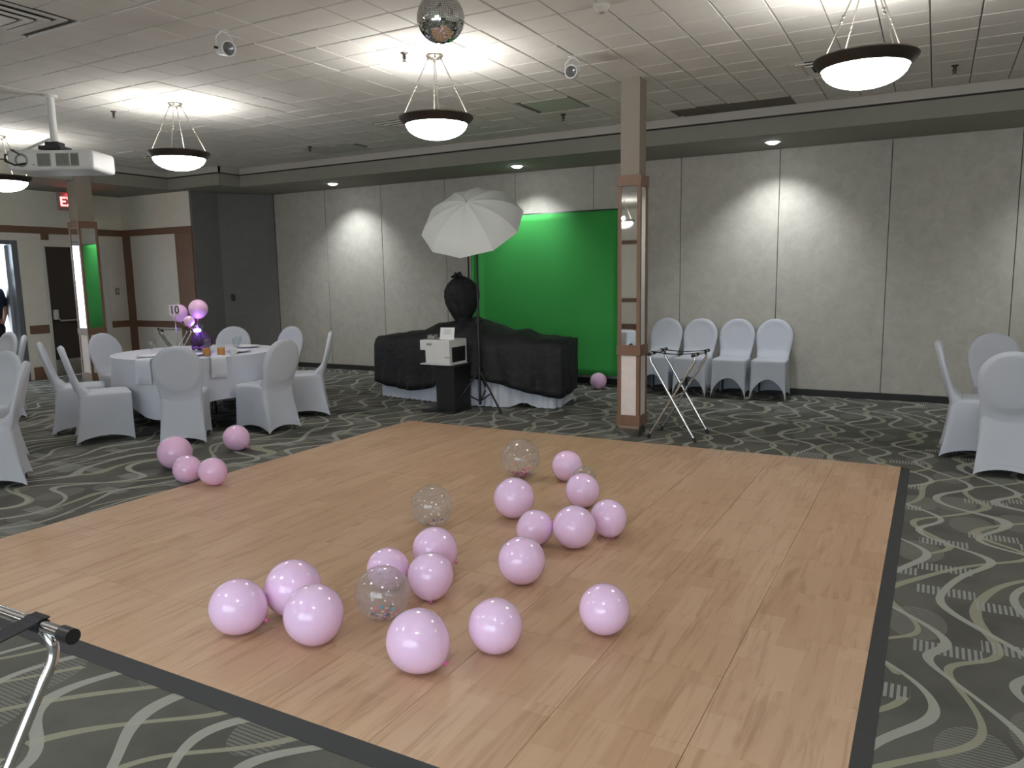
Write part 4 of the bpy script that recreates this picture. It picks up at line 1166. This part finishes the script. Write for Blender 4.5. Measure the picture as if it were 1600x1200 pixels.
# ================================================================== GREEN BACKDROP
gb = thing('green_backdrop', 'chroma green cloth backdrop hung on a stand before the folding wall', 'backdrop', (-4.6, 9.47, 0))
n = 90; rs = []
for j in range(25):
    v = j / 24; ring = []
    for i in range(n + 1):
        u_ = i / n; x = lerp(-1.28, 1.14, u_)
        z = lerp(2.315, 0.15, v)
        edge = S(clamp((u_ - 0.86) / 0.14)); edl = S(clamp((0.12 - u_) / 0.12))
        y = 0.012 * math.sin(u_ * 17 + v * 2) * (0.3 + v) + 0.05 * edge * math.sin(u_ * 95 + 2 * v) + 0.03 * edl * math.sin(u_ * 80)
        y += 0.04 * S(clamp((v - 0.8) / 0.2)) * (0.3 + 0.7 * math.sin(u_ * 5 + 1) ** 2) * -1
        x += 0.05 * edge * (v - 0.3)
        ring.append((x, y, z))
    rs.append(ring)
q = MB(); q.rings(rs, False)
cl = q.build('cloth', M['green'], gb, smooth=180)
sm = cl.modifiers.new('thickness', 'SOLIDIFY'); sm.thickness = 0.003
q = MB(); q.tube([(-1.36, 0.02, 2.318), (1.2, 0.02, 2.318)], 0.014, 8); q.build('crossbar', M['black'], gb)
for x in (-1.34, 1.18):
    q = MB(); q.tube([(x, 0.03, 0.03), (x, 0.03, 2.36)], 0.013, 8); q.tube([(x, 0.03, 2.34), (x, 0.03, 2.40)], 0.02, 8)
    for a in (R(0), R(-135), R(180)):
        q.tube([(x, 0.03, 0.3), (x + 0.15 * math.cos(a), 0.03 + 0.15 * math.sin(a), 0.012)], 0.009, 6)
    q.build('stand_pole', M['black'], gb)

# ================================================================== PHOTO BOOTH TABLE
TX_0, TX_1, TYF, TYB = -6.07, -3.66, 7.42, 8.10
def bend(mb):
    out = []
    for x, y, z in mb.v:
        d = x + 4.70
        sl = lerp(-0.17, 0.27, S(clamp((d + 0.3) / 0.6)))
        soft = math.sqrt(d * d + 0.03) - 0.17
        a = soft * (0.27 if d > 0 else 0.17)
        out.append((x - sl * (y - TYF) * 0.8, y + a, z))
    mb.v = out
    return mb
bt = thing('booth_table', 'long table with white pleated skirt under the black drape', 'table', (0, 0, 0))
q = MB()
for k in range(12): q.bb(lerp(TX_0, TX_1, k / 12), lerp(TX_0, TX_1, (k + 1) / 12), TYF, TYB, 0.72, 0.745); bend(q).build('tabletop', M['doorwood'], bt, smooth=0)
for x in (TX_0 + 0.15, TX_1 - 0.15):
    for y in (TYF + 0.1, TYB - 0.1):
        q = MB(); q.tube([(x, y, 0), (x, y, 0.72)], 0.015, 8); bend(q).build('leg', M['chairleg'], bt)
# pleated skirt as one strip round front and both ends
path = []
L1 = TYB - TYF; L2 = TX_1 - TX_0; tot = 2 * L1 + L2; ns = 420
for i in range(ns + 1):
    s_ = i / ns * tot
    if s_ < L1: p = Vector((TX_0, TYB - s_, 0)); nn = Vector((-1, 0, 0))
    elif s_ < L1 + L2: p = Vector((TX_0 + s_ - L1, TYF, 0)); nn = Vector((0, -1, 0))
    else: p = Vector((TX_1, TYF + s_ - L1 - L2, 0)); nn = Vector((1, 0, 0))
    path.append((p, nn, s_))
rs = []
for j in range(8):
    v = j / 7; ring = []
    for p, nn, s_ in path:
        loose = S(clamp((p.x + 4.55) / 0.2)) if nn.y < 0 else 0.0
        w_ = (0.015 + 0.014 * v) * (abs((s_ / 0.085) % 1 * 2 - 1) - 0.5) * 2 * (1 - 0.55 * loose) + loose * v * 0.022 * (math.sin(s_ * 11) + 0.5 * math.sin(s_ * 23 + 1))
        d = 0.015 + w_ + 0.012 * loose * v
        lift = 0.012 + loose * 0.05 * max(0, math.sin(s_ * 9.0 + 2.2)) ** 2
        pp = p + nn * d; ring.append((pp.x, pp.y, lerp(0.735, lift, v)))
    rs.append(ring)
q = MB(); q.rings(rs, False); bend(q).build('skirt', M['linen'], bt, smooth=40)
# black drape over table and equipment
nx, rs = 90, []
def crest(x):
    g = math.exp(-((x + 4.86) / 0.75) ** 2)
    return 0.765 + 0.235 * g + 0.012 * math.sin(x * 9) + 0.008 * math.sin(x * 23 + 1)
def hemz(x):
    c_ = math.exp(-((x + 4.78) / 0.34) ** 2)
    l_ = 0.20 - 0.06 * math.sin(clamp((x + 6.1) / 1.1) * PI)
    r_ = lerp(0.31, 0.135, S(clamp((x + 4.6) / 1.05)))
    return lerp(l_, r_, clamp((x + 5.1) / 0.4)) + 0.05 * c_
for i in range(nx + 1):
    u_ = i / nx; x = lerp(TX_0 - 0.075, TX_1 + 0.085, u_)
    ct, hz = crest(x), hemz(x)
    ed = min(u_, 1 - u_)
    if ed < 0.012: ct -= 0.03
    fold = 0.022 * math.sin(x * 13 + 0.7) + 0.014 * math.sin(x * 29) + 0.01 * math.sin(x * 5 + 2)
    fp = TYF - 0.095
    ring = []
    prof = [(TYB + 0.05, 0.25), (TYB + 0.04, 0.5), (TYB + 0.03, 0.745), (TYB - 0.05, lerp(0.76, ct, 0.5)), (TYB - 0.22, ct - 0.004 + 0.014 * math.sin(x * 17 + 2)), (TYB - 0.36, ct + 0.014 * math.sin(x * 15)), (TYF + 0.12, lerp(0.775, ct, 0.72) + 0.02 * math.sin(x * 12 + 1)), (TYF + 0.0, lerp(0.765, ct, 0.4) + 0.012 * math.sin(x * 18)), (TYF - 0.05, lerp(0.73, ct, 0.18))]
    for y, z in prof: ring.append((x, y, z))
    zt = prof[-1][1]
    for k in range(1, 9):
        v = k / 8
        ring.append((x + 0.02 * v * math.sin(x * 4), fp + 0.02 * (1 - v) + fold * v * 0.9 - 0.02 * v, lerp(zt, hz, v)))
    rs.append(ring)
q = MB(); q.rings(rs, False)
# hanging ends
for side, ring in ((-1, rs[0]), (1, rs[-1])):
    x = ring[0][0]; er = [[ring[8 - c] for c in range(7)]]
    for k in range(9):
        F_ = ring[8 + k]; row = []
        for c in range(7):
            u_ = c / 6; y = lerp(F_[1], TYB + 0.03, u_)
            row.append((F_[0] + side * (0.02 * math.sin(u_ * PI) + 0.012 * (k / 8) * math.sin(u_ * 14)), y, min(F_[2], ring[8 - c][2])))
        er.append(row)
    q.rings(er, False)
o = tag(bend(q).build('black_drape', M['blackcloth'], smooth=60), 'black cloth draped over the photo booth table and its equipment', 'cloth')
sm = o.modifiers.new('thickness', 'SOLIDIFY'); sm.thickness = 0.004

# bagged camera head on the table
bagc = (-4.93, 7.72, -0.045)
bg_ = thing('covered_camera_head', 'rounded booth head under a black bag tied at the top', 'covered equipment', bagc)
rs = []
for (z, r_) in ((0.90, 0.07), (1.02, 0.085), (1.08, 0.125), (1.14, 0.165), (1.22, 0.197), (1.30, 0.208), (1.38, 0.205), (1.45, 0.175), (1.50, 0.125), (1.53, 0.07), (1.545, 0.03)):
    rs.append([(r_ * math.cos(a) * (1 + 0.03 * math.sin(6 * a + z * 20)), 0.62 * r_ * math.sin(a) * (1 + 0.05 * math.sin(5 * a + z * 12)), z) for a in [k * 2 * PI / 36 for k in range(36)]])
q = MB(); q.rings(rs, True, True, True); q.build('bag', M['blackcloth'], bg_, rz=R(29), smooth=60)
q = MB(); rt = random.Random(4)
for k in range(9):
    a = k * 2 * PI / 9; l_ = rt.uniform(0.05, 0.10)
    q.tube([(-0.03, -0.02, 1.52), (-0.03 + 0.5 * l_ * math.cos(a), -0.02 + 0.5 * l_ * math.sin(a), 1.55 + 0.012 * (k % 3)), (-0.03 + l_ * math.cos(a), -0.02 + l_ * math.sin(a), 1.535 - 0.015 * (k % 2))], [0.022, 0.024, 0.008], 8)
q.build('tied_top', M['blackcloth'], bg_, smooth=60)

# printer on black pedestal
pd = thing('pedestal', 'black box pedestal carrying the photo printer', 'pedestal', (-4.68, 7.09, 0))
q = MB(); q.bb(-0.115, 0.125, -0.16, 0.17, 0.02, 0.515); q.build('box', M['black'], pd, smooth=0, bevel=0.004)
q = MB(); q.bb(-0.3, 0.13, -0.18, 0.18, 0.0, 0.02); q.build('base_plate', M['black'], pd, smooth=0, bevel=0.004)
q = MB(); q.bb(-0.16, 0.15, -0.18, 0.18, 0.515, 0.532); q.build('top_plate', M['black'], pd, smooth=0, bevel=0.003)
pr = thing('photo_printer', 'white photo printer on the black pedestal', 'printer', (-4.75, 7.11, 0.532))
q = MB(); q.bb(-0.17, 0.15, -0.19, 0.17, 0.012, 0.17); q.bb(-0.24, 0.15, -0.19, 0.17, 0.16, 0.275); q.build('case', M['white_plastic'], pr, smooth=0, bevel=0.008, seg=2)
q = MB(); q.bb(-0.24, 0.17, -0.2, 0.15, 0.0, 0.012); q.build('base_tray', M['white_plastic'], pr, smooth=0, bevel=0.003)
q = MB(); q.bb(-0.205, -0.17, -0.15, 0.12, 0.02, 0.16); q.build('side_recess', M['black'], pr, smooth=0)
q = MB(); q.bb(0.15, 0.157, -0.14, 0.13, 0.03, 0.195); q.build('paper_door', M['black'], pr, smooth=0, bevel=0.003)
q = MB(); q.bb(0.09, 0.155, -0.196, -0.188, 0.085, 0.095); q.build('latch_slot', M['ventgrey'], pr, smooth=0)
q = MB(); q.bb(-0.15, -0.08, -0.192, -0.188, 0.215, 0.24); q.build('badge', M['ventgrey'], pr, smooth=0)
ps = thing('sign_card', 'white printed card standing on top of the photo printer', 'sign', (-4.72, 7.06, 0.807), rz=R(14))
tiltm = Matrix.Rotation(R(-16), 3, 'X')
q = MB(); q.box((0, 0, 0.066), (0.165, 0.003, 0.135), m=None); q.v = [tuple(tiltm @ Vector(p)) for p in q.v]; q.build('card', M['paper'], ps, smooth=0)
q = MB()
for k, (w_, zz) in enumerate([(0.10, 0.105), (0.06, 0.09), (0.11, 0.075), (0.08, 0.06)]): q.box((0, -0.0022, zz), (w_, 0.001, 0.005))
q.v = [tuple(tiltm @ Vector(p)) for p in q.v]; q.build('print', M['greyink'], ps, smooth=0)
q = MB(); q.box((0, 0.035, 0.05), (0.06, 0.003, 0.105)); q.build('easel', M['paper'], ps, smooth=0)
sg = thing('small_caddy', 'small dark open caddy on the printer left of the card', 'caddy', (-4.91, 7.06, 0.807))
q = MB(); q.bb(-0.05, 0.05, -0.03, 0.03, 0, 0.004); q.bb(-0.05, 0.05, -0.03, -0.027, 0, 0.04); q.bb(-0.05, 0.05, 0.027, 0.03, 0, 0.05); q.bb(-0.05, -0.047, -0.03, 0.03, 0, 0.045); q.bb(0.047, 0.05, -0.03, 0.03, 0, 0.045); q.build('tray', M['ventgrey'], sg, smooth=0)
q = MB(); q.tube([(-0.03, 0, 0.02), (0.0, 0.01, 0.055), (0.035, -0.01, 0.03)], 0.008, 6); q.tube([(-0.04, 0.01, 0.03), (0.02, -0.01, 0.05)], 0.007, 6); q.build('contents', M['black'], sg)

# umbrella on its stand
un = (cr * (-0.28 * 0.67) + cu * (0.96 * 0.67) + back * 0.74).normalized()
uc = Vector((0, 0, CAM_H)) + (_f + cr * ((738 - 800) / CAM_F) - cu * ((349 - 600) / CAM_F)) * 8.2
hd_ = uc - un * 0.2
sx_, sy_ = hd_.x, hd_.y
st = thing('light_stand', 'black tripod light stand in front of the draped table', 'light stand', (sx_, sy_, 0))
q = MB(); q.tube([(0, 0, 0.06), (0, 0, 1.0)], 0.017, 10); q.tube([(0, 0, 1.0), (0, 0, hd_.z)], 0.012, 10); q.build('pole', M['black'], st)
for zz in (0.45, 1.0):
    q = MB(); q.lathe([(0.0, -0.03), (0.028, -0.03), (0.028, 0.03), (0.0, 0.03)], 12, (0, 0, zz)); q.tube([(0.02, 0, zz), (0.05, -0.02, zz)], 0.009, 8); q.build('collar', M['black'], st)
for a in (R(-125), R(-20), R(100)):
    q = MB(); e = Vector((0.36 * math.cos(a), 0.36 * math.sin(a), 0.015))
    q.tube([(0, 0, 0.45), e], 0.011, 8); q.tube([(0, 0, 0.1), Vector((0, 0, 0.45)).lerp(e, 0.55)], 0.008, 8); lg = q.build('leg', M['black'], st)
    q = MB(); q.tube([e + Vector((-0.02 * math.cos(a), -0.02 * math.sin(a), 0.025)), e + Vector((0, 0, -0.013))], 0.015, 8); q.build('rubber_foot', M['black'], lg)
q = MB(); q.box((0, 0, hd_.z), (0.045, 0.045, 0.08)); q.tube([(0, 0, hd_.z), (0.06, 0.0, hd_.z)], 0.012, 8); q.build('bracket', M['black'], st)
# umbrella
um = thing('photo_umbrella', 'white translucent photo umbrella tilted above the booth table', 'umbrella', uc)
e1 = un.cross(Vector((0, 0, 1))).normalized(); e2 = un.cross(e1)
RU, HU, NR = 0.565, 0.28, 10
def upt(ang, s_, sag=True):
    # s_ 0 at apex .. 1 at rim
    k = (ang / (2 * PI) * NR) % 1.0
    pan = 1 - 0.0 - (0.052 * math.sin(k * PI)) * s_ ** 1.2
    r_ = RU * math.sin(s_ * 1.25) / math.sin(1.25) * pan
    h_ = HU * (math.cos(s_ * 1.25) - math.cos(1.25)) / (1 - math.cos(1.25)) - 0.018 * math.sin(k * PI) * math.sin(s_ * PI)
    return e1 * (r_ * math.cos(ang)) + e2 * (r_ * math.sin(ang)) + un * h_
off = 0.31
q = MB(); sub = 6
rs = [[upt(i * 2 * PI / (NR * sub) + off, s_) if False else None for i in range(1)] for s_ in (0,)]
rs = []
for s_ in (0.02, 0.12, 0.25, 0.4, 0.55, 0.7, 0.85, 1.0):
    ring = []
    for i in range(NR * sub):
        k = i / sub; ang = i * 2 * PI / (NR * sub)
        v = upt(ang, s_)
        rot = Matrix.Rotation(off, 3, un); ring.append(rot @ v)
    rs.append(ring)
q.rings(rs, True, True); q.build('canopy', M['umb'], um, smooth=28)
for k in range(NR):
    a = k * 2 * PI / NR; rot = Matrix.Rotation(off, 3, un)
    q = MB(); q.tube([rot @ upt(a, s_) - un * 0.006 for s_ in (0.02, 0.2, 0.4, 0.6, 0.8, 1.0)], 0.0025, 5); q.build('rib', M['nickel'], um)
q = MB(); q.tube([un * (HU + 0.03), un * -0.25], 0.004, 6); q.build('shaft', M['nickel'], um)
q = MB(); q.tube([un * (HU - 0.004), un * (HU + 0.035)], [0.009, 0.006], 8); q.build('tip', M['nickel'], um)

# ================================================================== PERSON OUTSIDE THE OPEN DOOR
def person():
    t = thing('person', 'person in a navy short-sleeved shirt and dark trousers outside the open door', 'person', (-12.53, 6.385, -0.02), facing(-0.88, -0.47))
    def skin(name, verts, edges, rad, mt, root=0):
        me = bpy.data.meshes.new(name); me.from_pydata(verts, edges, []); me.update(); me.materials.append(mt)
        o = bpy.data.objects.new(name, me); place(o, t)
        md = o.modifiers.new('skin', 'SKIN'); md.use_smooth_shade = True
        for i, v in enumerate(me.skin_vertices[0].data):
            r_ = rad[i]; v.radius = r_ if isinstance(r_, tuple) else (r_, r_); v.use_root = (i == root)
        sb = o.modifiers.new('sub', 'SUBSURF'); sb.levels = 2; sb.render_levels = 2
        return o
    V, E_, RD = [], [], []
    def add(p, r_, par=None):
        V.append(p); RD.append(r_)
        if par is not None: E_.append((par, len(V) - 1))
        return len(V) - 1
    pel = add((0, 0, 0.95), (0.15, 0.105)); ab = add((0, 0, 1.1), (0.14, 0.1), pel); ch = add((0, 0.01, 1.32), (0.165, 0.115), ab); nk = add((0, 0, 1.48), (0.06, 0.06), ch); hd0 = add((0, 0.02, 1.57), (0.07, 0.085), nk); hd1 = add((0, 0.025, 1.66), (0.078, 0.098), hd0); add((0, 0.015, 1.73), (0.055, 0.07), hd1)
    for s_ in (-1, 1):
        hp = add((s_ * 0.09, 0, 0.86), 0.085, pel); kn_ = add((s_ * 0.10, 0.015, 0.49), 0.058, hp); an = add((s_ * 0.105, -0.01, 0.09), 0.04, kn_); add((s_ * 0.115, 0.13, 0.035), (0.04, 0.03), an)
        sh = add((s_ * 0.185, 0, 1.40), 0.06, ch); el = add((s_ * 0.25, -0.03, 1.12), 0.043, sh); wr = add((s_ * 0.27, 0.06, 0.87), 0.028, el); pm_ = add((s_ * 0.27, 0.085, 0.79), (0.018, 0.036), wr)
        for k in range(4):
            yb_ = 0.055 + k * 0.02
            a1 = add((s_ * 0.266, yb_ + 0.004, 0.745), 0.009, pm_); a2 = add((s_ * 0.26, yb_ + 0.008, 0.715 + 0.006 * abs(k - 1.5)), 0.0085, a1); add((s_ * 0.248, yb_ + 0.008, 0.695 + 0.008 * abs(k - 1.5)), 0.007, a2)
        b1 = add((s_ * 0.255, 0.125, 0.80), 0.010, pm_); add((s_ * 0.245, 0.145, 0.765), 0.008, b1)
    skin('body', V, E_, RD, M['skin'])
    # shirt
    V, E_, RD = [], [], []
    a0 = add((0, 0, 0.93), (0.172, 0.125)); a1 = add((0, 0, 1.1), (0.16, 0.118), a0); a2 = add((0, 0.01, 1.32), (0.18, 0.13), a1); add((0, 0, 1.455), (0.082, 0.078), a2)
    for s_ in (-1, 1):
        b0 = add((s_ * 0.19, 0, 1.395), 0.078, a2); add((s_ * 0.243, -0.025, 1.15), 0.066, b0)
    skin('shirt', V, E_, RD, M['navy'])
    V, E_, RD = [], [], []
    a0 = add((0, 0, 0.97), (0.16, 0.115)); a1 = add((0, 0, 0.9), (0.16, 0.115), a0)
    for s_ in (-1, 1):
        b0 = add((s_ * 0.09, 0, 0.8), 0.10, a1); b1 = add((s_ * 0.10, 0.012, 0.49), 0.075, b0); add((s_ * 0.105, -0.01, 0.09), 0.06, b1)
    skin('trousers', V, E_, RD, M['trouser'])
    q = MB(); rs = []
    for k in range(9):
        th = k / 8 * 1.75; rs.append([(max(0.001, 0.088 * math.sin(th)) * math.cos(a), 0.0 + max(0.001, 0.108 * math.sin(th)) * math.sin(a) - 0.012 * k / 8, 1.655 + 0.115 * math.cos(th) + 0.05 * max(0, math.sin(a)) * k / 8) for a in [i * 2 * PI / 20 for i in range(20)]])
    q.rings(rs, True, True); q.build('hair', M['hair'], t, smooth=180)
    for s_ in (-1, 1):
        q = MB(); q.lathe([(0.0, 0.0), (0.008, 0.002), (0.01, 0.006)], 10, (s_ * 0.032, 0.118, 1.655), Matrix.Rotation(R(90), 3, 'X')); q.build('eye', M['ink'], t)
        q = MB(); q.lathe([(0.0, -0.03), (0.012, -0.02), (0.014, 0.0), (0.01, 0.022), (0.0, 0.03)], 10, (s_ * 0.088, 0.01, 1.645)); q.build('ear', M['skin'], t)
        q = MB(); q.rings([[(s_ * 0.115 + 0.05 * math.cos(a) * w_, 0.05 + l_ * math.sin(a), z) for a in [i * 2 * PI / 16 for i in range(16)]] for z, w_, l_ in ((0.0, 1.0, 0.135), (0.03, 1.0, 0.135), (0.07, 0.85, 0.11), (0.1, 0.8, 0.07))], True, True, True); q.build('shoe', M['black'], t, smooth=60)
    q = MB(); q.tube([(0, 0.115, 1.655), (0, 0.135, 1.625), (0, 0.12, 1.605)], [0.008, 0.015, 0.008], 8); q.build('nose', M['skin'], t)
    q = MB(); q.tube([(-0.024, 0.108, 1.575), (0, 0.118, 1.573), (0.024, 0.108, 1.575)], [0.004, 0.007, 0.004], 8); q.build('mouth', mat('lips', lin((170, 96, 90)), 0.5), t)
    return t
person()
